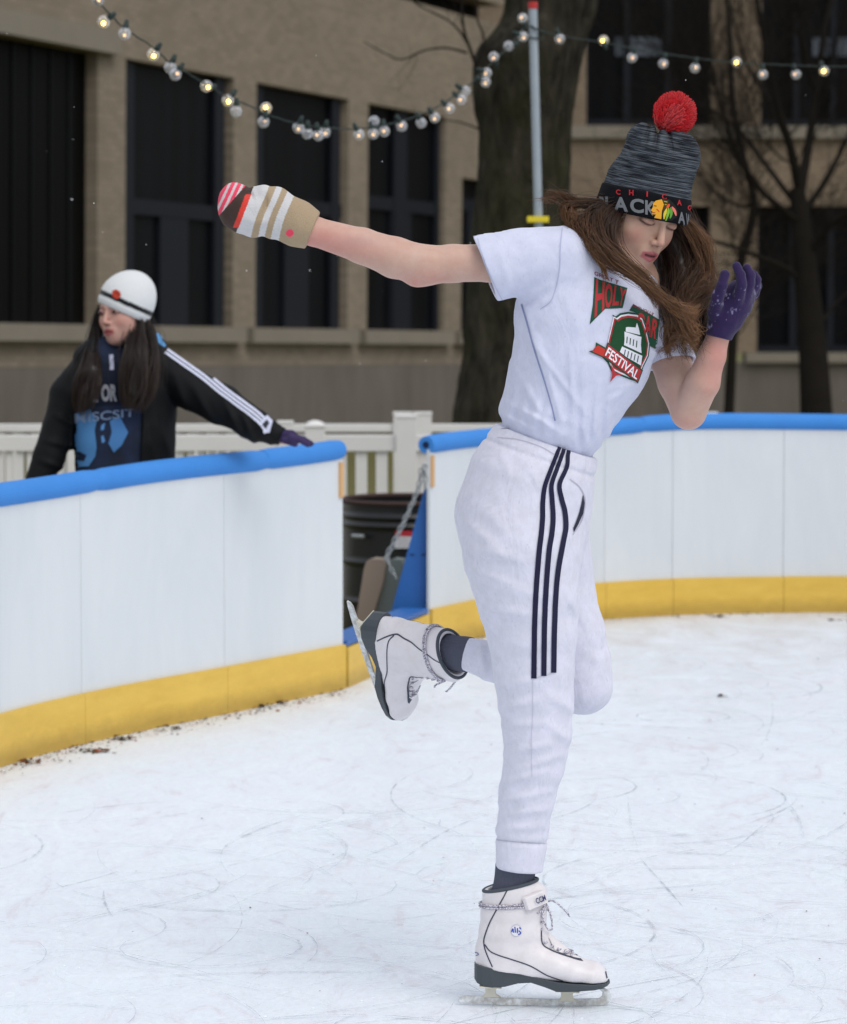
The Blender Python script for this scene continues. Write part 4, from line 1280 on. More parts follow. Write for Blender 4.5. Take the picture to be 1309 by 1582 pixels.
st_l = [[(868, 681), (861, 700), (851, 725), (842, 750), (838.5, 775), (838, 800), (836, 825), (833, 850), (829, 900), (826.5, 950), (825.5, 1000), (825, 1048)],
        [(874.5, 683), (869, 700), (861, 722), (852, 748), (852.5, 770), (854, 800), (852, 825), (848, 850), (844, 900), (841.5, 950), (840.5, 1000), (840, 1044)],
        [(880.5, 687), (877, 703), (875, 722), (864, 748), (867, 770), (872, 790), (873.5, 815), (869, 840), (862, 880), (858, 925), (856, 980), (855, 1039)]]
for i, pl in enumerate(st_l):
    D = Decal(cast, 4); D.line(pl, [5.5, 6.5, 7.5, 8, 8, 8], '#20203a', .0022); D.build('side_stripe', M_navy, pants)
D = Decal(cast, 4)
D.poly([(900, 764), (902, 777), (900, 793), (893, 809), (886, 822), (885, 816), (890, 804), (895, 790), (898, 776)], '#1d2038', .0018)
D.build('pocket_opening', M_navy, pants)
M_seam = vcol_mat('seam_thread', 0.9)
class Seams:
    def __init__(s, c, par): s.c = c; s.par = par
    def line(s, pts, w, h, off):
        d = Decal(s.c, 4); d.line(pts, w, h, off); d.build('seam', M_seam, s.par)
D = Seams(cast, pants)
D.line([(822, 1049), (857, 1039)], 1.6, '#c2c1ce', .0012); D.line([(823, 1050), (823, 1100), (821, 1150), (822, 1200)], 1.0, '#c6c5d2', .0012)
D.line([(775, 662), (800, 663), (840, 674), (866, 687)], 1.0, '#bbb8c4', .0012); D.line([(768, 676), (800, 679), (835, 690), (858, 703)], 1.0, '#b8b5c2', .0012)
D.line([(880, 740), (895, 752), (903, 768), (903, 785), (898, 805), (885, 826)], 1.6, '#bcbac8', .0012)
D.line([(764, 1297), (790, 1300), (820, 1302), (845, 1303)], 1.4, '#b7b5c0', .0014)

# ---- T-shirt
slv_n = [NR(868, 398, -.085, 50), NR(810, 404, -.10, 52), NR(742, 414, -.115, 53)]
slv_f = [NR(1012, 482, .10, 44), NR(1026, 530, .088, 40), NR(1040, 566, .075, 39)]
cut_n_p, cut_n_n = Q(748, 413, -.115), nrm(Q(727, 364, -.115) * 0 + (Q(742, 414, -.115) - Q(810, 404, -.10)) * [1, 1, 0] + [0, 0, .012])
cut_n_n = nrm([-(466 - 364), 0, -(768 - 727)]) if False else nrm(np.array([-(465 - 364), -5, (768 - 727) * 1.0]) * [1, 1, -1])
cut_f_p, cut_f_n = Q(1036, 562, .075), nrm(Q(1046, 590, .06) - Q(1034, 530, .088))
shirt_r = [(800, 500, 905, 640, 5, .003), (812, 478, 850, 620, 6, .003), (830, 520, 880, 690, 5, .0035), (790, 560, 860, 680, 6, .003), (900, 560, 905, 690, 6, .003), (880, 540, 890, 690, 5, .003), (925, 590, 915, 690, 5, .0035), (945, 600, 935, 670, 5, .003),
           (780, 620, 850, 660, 5, .004), (776, 640, 820, 662, 4, .004), (800, 625, 870, 672, 5, .003), (770, 468, 800, 420, 8, .0025), (800, 466, 850, 440, 7, .003), (815, 478, 862, 455, 5, .003), (870, 350, 862, 440, 3, .0016), (770, 380, 790, 450, 8, .002),
           (958, 600, 985, 592, 5, .003), (980, 430, 1010, 450, 5, .003), (1030, 555, 1060, 570, 4, .003), (1005, 550, 1040, 540, 5, .003), (870, 450, 900, 520, 9, .002), (940, 620, 975, 600, 5, .003)]
def shirt_field(P):
    d = echain(P, [NE(930, 412, .0, .128, 60, Lc), NE(915, 445, .0, .165, 82, Lc), NE(907, 500, -.005, .165, 96, nrm(Lc * .9 + Ly * .1)), NE(897, 555, -.005, .155, 101, nrm(Lc * .6 + Ly * .4)), NE(874, 605, 0, .145, 92, nrm(Lc * .2 + Ly * .8)), NE(858, 642, 0, .145, 83, Ly), NE(846, 672, 0, .115, 70, Ly), NE(838, 700, 0, .10, 55, Ly)], .012)
    d = smin(d, ell(P, Q(962, 508, -.055), (.055, .05, .05)), .05)      # chest
    d = smin(d, ell(P, Q(975, 545, -.03), (.035, .05, .045)), .04)
    sn = chain(P, slv_n, .005); sf = chain(P, slv_f, .005)
    d = smin(d, sn, .022); d = smin(d, sf, .022)
    d = smin(d, chain(P, [(SN, .040), (Q(935, 402, 0), .052)]), .02)
    d = smin(d, chain(P, [(SF, .036), (Q(955, 410, .02), .050)]), .02)
    # bloused over the waistband
    d = smin(d, chain(P, [NR(788, 634, .02, 17), NR(800, 640, -.06, 16), NR(832, 652, -.11, 14), NR(868, 668, -.12, 12)], .01), .016)
    d = d - ridges(P, shirt_r) - .0026 * vnoise(P * [1, 1, .5], 14, 9) - .0010 * vnoise(P, 40, 3) + .0026 * np.abs(vnoise(P * [1.3, 1.3, .45], 17, 14))
    # near the waist gather
    uvp = to_px(P)
    g = np.exp(-((uvp[:, 1] - (630 + (uvp[:, 0] - 775) * .3)) / 28) ** 2)
    d = d - .0022 * g * np.sin(uvp[:, 0] * .32 + 2 * np.sin(uvp[:, 1] * .05))
    # sleeve openings: cut, and hollow
    cn = plane(P, cut_n_p, cut_n_n); near = (P[:, 0] < Q(800, 0, 0)[0]) & (P[:, 2] > Q(0, 520, 0)[2])
    d = np.where(near, smax(d, cn, .002), d)
    arm = cone(P, Q(690, 414, -.115), Q(800, 404, -.10), 46 * K0, 46 * K0)
    d = np.where(P[:, 0] < Q(805, 0, 0)[0], smax(d, -arm, .002), d)
    cf = plane(P, cut_f_p, cut_f_n); far = (P[:, 0] > Q(996, 0, 0)[0]) & (P[:, 2] < Q(0, 520, 0)[2]) & (P[:, 1] > YS - .0)
    far = (sf < .03) & (P[:, 2] < Q(0, 530, 0)[2]) & (P[:, 0] > Q(1004, 0, 0)[0])
    d = np.where(far, smax(d, cf, .002), d)
    armf = cone(P, Q(1028, 530, .088), Q(1052, 600, .06), 33 * K0, 33 * K0)
    d = np.where(far, smax(d, -armf, .002), d)
    # neck hole
    d = smax(d, -cone(P, Q(940, 402, 0), hl2w((0, -.02, -.1)), .058, .064), .004)
    return d
TV, TF = surface(shirt_field, Q(715, 715, -.30) + [-.01, 0, -.01], Q(1085, 330, .28) + [0.02, 0, .02], 0.0026)
M_shirt = cloth_mat('white_jersey', '#d3d6e9', '#c9cce0', '#bec1d6', 600, 0.1, folds=0.45)
shirt = obj('tshirt', TV, TF, M_shirt, skater)
castT = cam_caster(bvh(TV, TF))
M_print = vcol_mat('screen_print', 0.75, 0.25)
G_, R_, Wt = '#1d4d3a', '#b23539', '#e6e6ee'
D = Decal(castT, 4)      # HOLY lettering
D.poly([(918, 428), (926, 432), (969, 445), (965, 463), (962, 476), (944, 477), (935, 477), (911, 501), (916, 470)], G_, .0012)
for ch_, q in (('H', ((920.5, 431), (933.5, 436), (933, 478), (918, 491))), ('O', ((934, 437), (947, 440), (944, 475), (934, 477))), ('L', ((949, 441), (957, 443), (955, 472), (945, 473))), ('Y', ((957, 444), (968, 448), (962, 473), (955, 473)))):
    D.text(ch_, q, R_, .0020, .03)
D.text('GREAT T', ((918, 419), (956, 434), (955, 440), (918, 425)), '#8a2f46', .0016, .01)
D.build('chest_print', M_print, shirt)
D = Decal(castT, 4)
D.poly([(972, 480), (978, 470), (1018, 494), (1014, 540), (1004, 535), (1000, 505), (990, 486)], G_, .0012)
D.text('AND JOLLY', ((977, 470), (1010, 484), (1008, 490), (976, 476)), '#8a2f46', .0020, .01)
D.text('CAR', ((983, 481), (1018, 496), (1011, 524), (988, 514)), R_, .0020, .03)
D.build('chest_print', M_print, shirt)
D = Decal(castT, 4)      # shield
sh = [(946, 486), (951, 489), (958, 484), (970, 482), (985, 484), (993, 490), (999, 508), (1004, 530), (1002, 550), (994, 566), (985, 590), (972, 586), (955, 579), (944, 573), (938, 560), (930, 552), (944, 536), (951, 527), (953, 512), (950, 499)]
def shrink(pl, s, c=(972, 535)): return [(c[0] + (x - c[0]) * s, c[1] + (y - c[1]) * s) for x, y in pl]
D.poly(sh, G_, .0012); D.poly(shrink(sh, .94), Wt, .0016); D.poly(shrink(sh, .89), R_, .0020); D.poly(shrink(sh, .83), '#1e4a2c', .0024)
# the domed building on the shield
D.poly([(966, 506), (969, 505), (981, 506), (983, 499), (986, 507), (988, 517), (966, 512)], Wt, .0029)
D.poly([(964, 512), (990, 520), (989, 532), (990, 545), (963, 533), (964, 524)], Wt, .0029)
D.poly([(960, 535), (991, 549), (989, 564), (956, 545)], Wt, .0029)
for x in (968, 973, 978, 983): D.line([(x, 519 + (x - 966) * .4), (x - 1, 529 + (x - 966) * .42)], 1.5, '#1e4a2c', .0033)
for x in (964, 969, 974, 979, 984): D.line([(x + 1, 540 + (x - 964) * .45), (x - 1, 549 + (x - 964) * .5)], 1.5, '#4a5a5c', .0033)
D.build('chest_print', M_print, shirt)
D = Decal(castT, 4)      # ribbon
D.poly([(909, 543), (920, 540), (920, 529), (934, 537), (932, 553)], G_, .0030); D.poly([(914, 543), (923, 542), (922, 533), (934, 540), (931, 551)], '#c03a30', .0036)
D.poly([(938, 529), (992, 571), (984, 592), (929, 551)], G_, .0030); D.poly([(938.5, 532), (989.5, 572), (983, 589), (931.5, 550)], R_, .0036)
D.text('FESTIVAL', ((939, 536), (987, 573), (981, 586), (933, 549)), '#ecebf0', .0043, .02)
D.poly([(942, 562), (950, 575), (960, 578), (950, 580), (941, 590), (945, 578)], R_, .0036)
D.build('chest_print', M_print, shirt)
D = Seams(castT, shirt)
D.line([(869, 352), (866, 380), (864, 420), (853, 462), (835, 478)], 1.4, '#b5b9d2', .0010)
D.line([(806, 470), (815, 500), (826, 540), (842, 590), (852, 625), (858, 650)], 2.2, '#8f97bd', .0010)
D.line([(738, 368), (747, 400), (760, 432), (776, 463)], 1.2, '#bcc0d6', .0010)

# ---- hat
hat_r = [(965, 232, 985, 262, 7, .004), (1068, 215, 1076, 250, 7, .004), (960, 275, 1072, 292, 7, -.002), (1020, 186, 1010, 238, 4, -.009), (1032, 190, 1038, 234, 3.5, -.007), (1005, 186, 996, 228, 3, -.005), (970, 262, 1010, 240, 6, -.004), (970, 222, 975, 240, 4, -.003), (1042, 214, 1062, 236, 4, -.004), (985, 250, 1035, 258, 6, .002), (975, 262, 1060, 275, 6, -.0015), (1000, 228, 1060, 250, 5, .003)]
def hat_field(P):
    d = hatcore(P)
    h = plane(P, hc, ha)
    d = d - ridges(P, hat_r) - .0018 * vnoise(P, 18, 4) - .0006 * vnoise(P, 60, 2)
    d = d - .003 * np.clip((.050 - h) / .003, 0, 1)
    return smax(d, -h, .004)
HV, HF = surface(hat_field, Q(905, 375, -.14), Q(1100, 172, .12), 0.0022)
hh = (HV - hc) @ ha
e1 = nrm(np.cross(ha, [0, 1, 0])); e2 = np.cross(ha, e1); ang = np.arctan2((HV - hc) @ e2, (HV - hc) @ e1)
M_knit = mat('space_dyed_knit', rough=0.95, spec=0.15)
vv = coords(M_knit, attr='tc', scale=(1, 1, 1))
f = noise(M_knit, coords(M_knit, attr='tc', scale=(12, 400, 1)), 1.0, 3, 0.7, 0.5)
kc = ramp(M_knit, f, [(0.40, '#15171d'), (0.47, '#2f333a'), (0.55, '#4d535a'), (0.68, '#686e74')])
sxx = nd(M_knit, 'ShaderNodeSeparateXYZ'); lk(M_knit, vv, sxx.inputs[0])
cuf = nd(M_knit, 'ShaderNodeMath', operation='LESS_THAN'); cuf.inputs[1].default_value = 0.0505; lk(M_knit, sxx.outputs[1], cuf.inputs[0])
setc(M_knit, mixc(M_knit, cuf.outputs[0], kc, '#111216'))
wv = nd(M_knit, 'ShaderNodeTexWave'); wv.inputs['Scale'].default_value = 95; wv.bands_direction = 'X'; wv.inputs['Distortion'].default_value = 0.6; lk(M_knit, vv, wv.inputs['Vector'])
setn(M_knit, bump(M_knit, wv.outputs['Fac'], 0.5, 0.0012, bump(M_knit, noise(M_knit, coords(M_knit, attr='tc', scale=(200, 500, 1)), 1.0, 2), .4, .001)))
hat = obj('hat', HV, HF, M_knit, skater, vecs=np.stack([ang * .085, hh, 0 * hh], 1))
castH = cam_caster(bvh(HV, HF))
D = Decal(castH, 3)
for ch_, x0, x1, y0, y1, s in (('B', 927, 935, 304, 325, 0), ('L', 936, 948, 304, 325, 0), ('A', 949, 971, 304, 326, 1.5), ('C', 974, 995, 306, 328, 2), ('K', 997, 1013, 309, 331, 3), ('A', 1047, 1058, 326, 344, 3), ('W', 1059, 1066, 329, 351, 3)):
    D.text(ch_, ((x0, y0), (x1, y0 + s), (x1, y1 + s), (x0, y1)), '#6f7276', .0016, .035)
M_knl = vcol_mat('knit_letters', .9); D.build('cuff_lettering', M_knl, hat); D = Decal(castH, 3)
for ch_, x, y in (('C', 956, 296.5), ('H', 976, 297.5), ('I', 1000, 300), ('C', 1026, 303.5), ('A', 1049, 312.5), ('G', 1065, 320.5)):
    D.text(ch_, ((x - 3.5, y - 4), (x + 3.5, y - 4 + .8), (x + 3.5, y + 4 + .8), (x - 3.5, y + 4)) if ch_ != 'I' else ((x - 1, y - 4), (x + 1, y - 4), (x + 1, y + 4), (x - 1, y + 4)), '#b02a30', .0016, .03)
D.build('cuff_lettering', M_knl, hat)
D = Decal(castH, 2)
D.poly([(1006, 326), (1008, 317), (1013, 310), (1021, 306), (1034, 308), (1043, 318), (1047, 329), (1044, 336), (1035, 341), (1024, 340), (1012, 337), (1008, 331)], '#16181a', .0022)
D.poly([(1013, 310), (1022, 308), (1025, 316), (1022, 326), (1021, 338), (1010.5, 336), (1013, 331), (1007, 331), (1008, 327), (1005.5, 325), (1008.5, 320), (1009, 314)], '#e3a22c', .0026)
D.line([(1010, 318), (1014, 318.5)], 1.2, '#3a2410', .0031); D.line([(1008, 328.5), (1012, 328.5)], 1.1, '#b0302a', .0031); D.line([(1014, 323), (1018, 327)], 1.6, '#cf3a2c', .0031)
D.poly([(1022, 308), (1032, 309), (1031, 318), (1026, 330), (1023, 330), (1025, 316)], '#3e3a1e', .0026)
D.line([(1025, 311), (1030, 312)], 1.2, '#c9a62e', .0031); D.line([(1026, 316), (1029, 316)], 1.2, '#c9a62e', .0031)
for pts, c_ in (([(1029, 322), (1026, 331), (1025, 338)], '#d7c13a'), ([(1032, 321), (1031, 330), (1028, 340)], '#7fae3c'), ([(1035, 320), (1036, 329), (1034, 337)], '#5f9a3a'), ([(1033, 315), (1029, 322)], '#e2552f'), ([(1037, 319), (1041, 326), (1043, 333)], '#e9766a')):
    D.line(pts, [1.5, 4.4, 3.6, 1.5], c_, .0032)
D.build('emblem', vcol_mat('emblem_thread', .8), hat)

# pompom: a ball of yarn ends
pc = Q(1043, 175, -.03); pb0 = Q(1026, 194, -.03); rr = np.random.RandomState(4)
m = MB()
for k in range(3400):
    d = nrm(rr.normal(size=3)); L_ = .0415 * rr.uniform(.84, 1.08); d2 = nrm(d + rr.normal(size=3) * .12)
    a2 = pc + d2 * L_; a0 = pb0 + (a2 - pb0) * .25; a1 = pb0 + (a2 - pb0) * .7 + d * .004; g = rr.uniform(.75, 1.15)
    m.tube([a0, a1, a2], [.0012, .0017, .0012], 3, col=tuple(np.array(lin('#d4222a')[:3]) * g), cap=True)
pomV, pomF = uv_sphere(.031, 16, 12, tuple(pc)); m.add(pomV, pomF, lin('#8e1b20'))
m.build('pompom', vcol_mat('red_yarn', .95, .1, .3), hat)

# ---- hair
M_hair = mat('brown_hair', rough=0.38, spec=0.45)
a = nd(M_hair, 'ShaderNodeVertexColor', layer_name='Col'); setc(M_hair, a.outputs[0])
def strands(m, guide, n, rs, cols, rng, wob=.006, w=.00045, k=22, waves=1.5, jl=.15, endcol=None):
    G = np.array([list(q[:3]) for q in guide]); R = np.array([q[3] for q in guide])
    P0 = np.array([Q(*g) for g in G]) if rs is None else G
    for _ in range(n):
        u = rng.uniform(0, 2 * math.pi); r = math.sqrt(rng.uniform()) ; off = np.array([math.cos(u) * r, rng.normal() * .5 * r, math.sin(u) * r])
        fly = rng.uniform() < FLY
        if fly: off = off * rng.uniform(1.3, 2.2)
        # squash the clump in depth a little, keep coherent offset along the strand
        C = catmull(np.hstack([P0 + off[None] * R[:, None] * K0, R[:, None]]), k)[:, :3]
        ph = rng.uniform(0, 6.28, 3); t = np.linspace(0, 1, k)
        cl = math.floor(u / 6.28 * 5) + 1 + 7 * math.floor(r * 2.2)
        C = C + (np.sin(cl * 12.9898 + np.arange(3) * 4.1) * .0035)[None] * t[:, None]
        for c in range(3): C[:, c] += wob * (2.0 if fly else 1.25) * t ** .8 * (.7 * np.sin(t * 6.28 * waves + cl * 1.7 + c * 2) + .3 * np.sin(t * 6.28 * waves * 1.7 + ph[c]))
        e = int(k * rng.uniform(1 - jl * 2, 1.0)); C = C[:max(e, 5)]
        kk = len(C); ww = w * rng.uniform(.7, 1.3) * np.clip((1.03 - np.linspace(0, 1, kk)) * 3, .25, 1)
        n0 = len(m.V); T = np.gradient(C, axis=0); T /= np.linalg.norm(T, axis=1)[:, None] + 1e-9
        A = np.cross(T, [0.3, 1, 0.1]); A /= np.linalg.norm(A, axis=1)[:, None] + 1e-9; B2 = np.cross(T, A)
        ring = [C + (A * math.cos(q) + B2 * math.sin(q)) * ww[:, None] for q in (0, 2.1, 4.2)]
        VV = np.stack(ring, 1).reshape(-1, 3)
        m.V.append(VV); i = np.arange(kk - 1)[:, None] * 3 + np.arange(3)[None]; j = np.arange(kk - 1)[:, None] * 3 + (np.arange(3)[None] + 1) % 3
        m.F.append(np.stack([i, i + 3, j + 3, j], -1).reshape(-1, 4) + m.n); m.n += kk * 3
        c0 = np.array(lin(cols[(cl * 3 + rng.randint(2)) % len(cols)])[:3]) * (.62 + .5 * ((cl * 0.618) % 1)) * rng.uniform(.8, 1.2); c1 = np.array(lin(endcol)[:3]) if endcol else c0
        tt = np.linspace(0, 1, kk)[:, None] ** 1.3 * .8; cc = c0 * (1 - tt) + c1 * tt
        m.C.append(np.repeat(cc, 3, axis=0))
FLY = .07
class HB_:
    def __init__(s): s.V = []; s.F = []; s.C = []; s.n = 0
rng = np.random.RandomState(12)
hb = HB_(); dk = ['#2a1b14', '#33211a', '#3d281d', '#241813']; md = ['#402a1d', '#4f3422', '#35241b', '#5c3f28']; lt = ['#6a472c', '#7c5636', '#55381f', '#936c48']
E = '#7a5432'
# image-left side: blown back wisps, then down over the chest and across
strands(hb, [(955, 318, -.02, 14), (915, 318, -.05, 8), (880, 308, -.06, 7), (850, 306, -.06, 7), (826, 318, -.06, 9)], 200, None, md, rng, .011, jl=.3, waves=2.0, endcol=E)
strands(hb, [(955, 322, -.04, 12), (908, 314, -.07, 6), (878, 320, -.08, 7), (884, 345, -.10, 7), (904, 372, -.11, 7), (924, 396, -.12, 6)], 260, None, md, rng, .011, waves=2.4, jl=.2, endcol=E)
strands(hb, [(955, 325, -.05, 12), (918, 328, -.08, 10), (902, 345, -.10, 10), (912, 372, -.12, 10), (932, 396, -.13, 9), (958, 412, -.13, 8)], 620, None, dk + md[:1], rng, .010, waves=2.4, jl=.1, endcol=E)
strands(hb, [(955, 325, -.06, 12), (932, 336, -.09, 14), (923, 360, -.11, 14), (936, 388, -.13, 11), (964, 411, -.14, 9), (998, 436, -.15, 8), (1028, 462, -.15, 7), (1055, 484, -.15, 9)], 950, None, dk[:2] + md, rng, .008, waves=2.2, jl=.08, endcol=E)
strands(hb, [(955, 326, -.07, 9), (946, 342, -.10, 9), (942, 368, -.12, 10), (954, 394, -.13, 9), (980, 420, -.14, 7), (1006, 450, -.15, 6), (1022, 482, -.15, 7)], 600, None, dk, rng, .004, jl=.1, endcol='#6d482c')
strands(hb, [(932, 384, -.125, 7), (960, 404, -.14, 8), (992, 428, -.15, 7), (1016, 454, -.15, 6), (1042, 474, -.15, 8), (1066, 484, -.14, 11), (1086, 470, -.13, 9)], 330, None, lt, rng, .005, jl=.1, endcol='#8a6240')
strands(hb, [(925, 395, -.125, 6), (934, 420, -.135, 4), (937, 442, -.135, 3)], 60, None, lt, rng, .003, jl=.3)
strands(hb, [(1028, 464, -.15, 9), (1036, 490, -.14, 10), (1040, 515, -.13, 9), (1033, 540, -.12, 7), (1020, 552, -.12, 5)], 300, None, md, rng, .011, waves=2.2, jl=.25, endcol=E)
strands(hb, [(1040, 474, -.15, 10), (1056, 490, -.14, 11), (1066, 510, -.13, 11), (1070, 528, -.12, 8), (1054, 544, -.12, 6)], 300, None, lt, rng, .010, waves=2.2, jl=.25, endcol='#8a6240')
# image-right side mass behind the face
strands(hb, [(1035, 335, .06, 24), (1055, 362, .06, 18), (1072, 395, .05, 18), (1076, 430, .03, 17), (1068, 462, .0, 17), (1060, 492, -.04, 17), (1062, 520, -.06, 14), (1058, 548, -.07, 9)], 2200, None, dk + md[:1], rng, .013, waves=2.3, jl=.15, endcol='#5c4028')
strands(hb, [(1015, 345, .10, 22), (1035, 380, .09, 24), (1045, 420, .07, 26), (1046, 455, .04, 24), (1044, 490, .0, 18), (1040, 525, -.02, 12)], 2600, None, dk, rng, .006, jl=.15)
strands(hb, [(1000, 380, .08, 20), (1012, 410, .07, 18), (1025, 440, .06, 16), (1035, 475, .03, 14)], 1200, None, dk, rng, .005, jl=.15)
strands(hb, [(1050, 340, .04, 12), (1076, 368, .04, 11), (1088, 400, .03, 9), (1092, 430, .02, 8), (1084, 455, .0, 9), (1072, 470, -.03, 10), (1062, 500, -.05, 11), (1074, 525, -.06, 8)], 800, None, md, rng, .013, waves=2.3, jl=.2, endcol=E)
strands(hb, [(1060, 345, .03, 10), (1085, 378, .02, 16), (1092, 415, .02, 16), (1086, 450, .02, 20), (1076, 500, -.02, 24), (1070, 545, -.04, 16)], 130, None, lt, rng, .014, .00035, jl=.3)
strands(hb, [(945, 330, .02, 20), (905, 330, .0, 24), (880, 350, -.02, 26), (888, 380, -.04, 26)], 130, None, lt, rng, .016, .0003, jl=.4)
hairV = np.vstack(hb.V); hairF = np.vstack(hb.F); hairC = np.vstack(hb.C)
# inner mass under the strands
def hairmass(P):
    d = chain(P, [NR(950, 330, -.02, 22), NR(925, 345, -.05, 18), NR(922, 370, -.08, 13), NR(938, 392, -.105, 9), NR(962, 410, -.12, 6)], .01)
    d = smin(d, chain(P, [NR(1015, 345, .08, 28), NR(1045, 385, .075, 26), NR(1052, 430, .05, 24), NR(1050, 470, .01, 15)], .01), .01)
    d = smin(d, chain(P, [NR(980, 345, .09, 40), NR(1000, 400, .08, 26), NR(1020, 440, .06, 16)], .01), .01)
    return d - .003 * vnoise(P * [1, 1, .4], 60, 3)
MV, MF = surface(hairmass, Q(885, 500, -.20), Q(1100, 290, .16), .004)
nv = len(hairV)
allF = np.vstack([hairF, MF + nv]); allV = np.vstack([hairV, MV]); allC = np.vstack([hairC, np.tile(lin('#21150f')[:3], (len(MV), 1))])
obj('hair', allV, allF, M_hair, skater, cols=allC)

# ---- purple glove (far hand, raised)
gd = -.035
def gl_chain(pts): return [NR(*p) for p in pts]
def glove_field(P):
    d = chain(P, gl_chain([(1109, 528, -.030, 20.5), (1113, 510, gd, 20.5), (1121, 494, gd, 25)]), .006)
    d = smin(d, echain(P, [(Q(1120, 492, gd), .026, .030, np.array([0, 1.0, 0])), (Q(1134, 468, gd), .034, .036, np.array([.25, 1.0, 0])), (Q(1144, 455, gd), .036, .030, np.array([.35, 1.0, 0]))], .01), .016)
    fingers = [[(1104, 482, gd - .02, 11), (1109, 460, gd - .045, 9.5), (1116, 440, gd - .055, 8.5), (1120, 424, gd - .055, 7.5)],
               [(1140, 464, gd - .030, 9.5), (1146, 440, gd - .046, 8.2), (1144, 424, gd - .050, 7.6), (1138, 411, gd - .052, 6.6)],
               [(1150, 460, gd - .02, 10), (1158, 438, gd - .028, 9), (1159, 425, gd - .03, 8.2), (1154, 415, gd - .03, 7.4)],
               [(1155, 462, gd + .008, 9.8), (1166, 442, gd + .004, 8.8), (1168, 432, gd, 8), (1164, 424, gd - .004, 7.2)],
               [(1154, 468, gd + .032, 9), (1166, 452, gd + .032, 8), (1170, 442, gd + .028, 7.2), (1168, 434, gd + .022, 6.6)]]
    for i, f_ in enumerate(fingers):
        d = smin(d, chain(P, gl_chain(f_), .002), .0045 if i else .010)
    d = d - .0009 * vnoise(P, 90, 2)
    return smax(d, plane(P, Q(1107, 521, -.03), nrm(Q(1104, 545, -.03) - Q(1112, 512, -.03)) + np.array([.0, .0, 0])), .003)
GV_, GF_ = surface(glove_field, Q(1080, 545, -.13), Q(1190, 400, .05), .0018)
uvg = to_px(GV_); gn = vnoise(GV_ * [1, 1, 1], 260, 7) + .6 * vnoise(GV_, 90, 6)
gc = np.tile(lin('#33254f')[:3], (len(GV_), 1))
w = np.clip((gn - .62) * 3, 0, .9) * (uvg[:, 1] < 508) * (uvg[:, 1] > 440) * .7
gc = gc * (1 - w[:, None]) + np.array(lin('#a9a2cc')[:3]) * w[:, None]
obj('glove', GV_, GF_, vcol_mat('purple_knit', .9, .2, .15, 480, .9, .0018), skater, cols=gc)

# ---- striped mitten (near hand, stretched out)
md_ = -.145
def mit_field(P):
    d = chain(P, gl_chain([(484, 357, md_, 30), (462, 346, md_, 33)]), .006)
    d = smin(d, echain(P, [(Q(458, 345, md_), .036, .042, np.array([0, 1.0, 0])), (Q(425, 329, md_), .034, .048, np.array([0, 1.0, 0])), (Q(400, 324, md_), .036, .045, np.array([0, 1.0, 0]))], .01), .016)
    d = smin(d, chain(P, gl_chain([(418, 310, md_ - .01, 22), (408, 302, md_ - .02, 16)]), .005), .010)
    for yy, rr_, dd in ((308, 16, -.01), (322, 17, -.025), (336, 17, -.025), (348, 14, -.01)):     # curled fingers under the knit
        d = smin(d, chain(P, gl_chain([(398, yy, md_ + dd, rr_ + 2), (375, yy - 4, md_ + dd - .01, rr_)]), .003), .008)
    d = smin(d, ell(P, Q(362, 318, md_ - .008), (.032, .036, .046), None), .014)
    d = smin(d, chain(P, gl_chain([(392, 352, md_, 15), (376, 344, md_ - .01, 17)]), .005), .010)
    d = d - .0010 * vnoise(P, 70, 2) - .0035 * ridges(P, [(412, 300, 408, 335, 4, -1.0), (385, 290, 392, 312, 3, -.8)])
    return smax(d, plane(P, Q(483, 357, md_), nrm(np.array([1.0, 0, 0.42 * -1]) )), .003)
XV, XF = surface(mit_field, Q(325, 392, -.24), Q(500, 272, -.05), .0018)
ux = to_px(XV); x, y = ux[:, 0], ux[:, 1]
u_ = (x - 430) + (y - 330) * .33 + 2.0 * np.sin(y * .06)      # across the bands
tan_, wh, br_, pk = [np.array(lin(c)[:3]) for c in ('#b19c80', '#d5d4d5', '#4a3a34', '#f2506c')]
cols_ = np.tile(tan_, (len(XV), 1))
for a_0, b_0 in ((1, 14), (-19, -9), (-62, -30)):
    w = ((u_ > a_0) & (u_ < b_0)); cols_[w] = wh
bb = (x + (y - 320) * .38)
w = bb < 380; cols_[w] = br_
pkz = (x - 350) * .80 + (y - 320) * .62 < -4 + 0 * x
w = (bb < 380) & (((x - 368) * .75 + (y - 318) * .66) < -12); s_ = np.sin(((x - 350) * .85 + (y - 300) * .40) * .72)
cols_[w & (s_ > -.3)] = pk; cols_[w & (s_ <= -.3)] = np.array(lin('#dccfd0')[:3])
w = (bb > 372) & (bb < 381) & (y < 352) & (y > 300); cols_[w] = np.array(lin('#e0483e')[:3])
w = ((x - 448) ** 2 + (y - 360) ** 2) < 36; cols_[w] = pk
obj('mitten', XV, XF, vcol_mat('striped_knit', .95, .15, .1, 420, .9, .002), skater, cols=cols_)

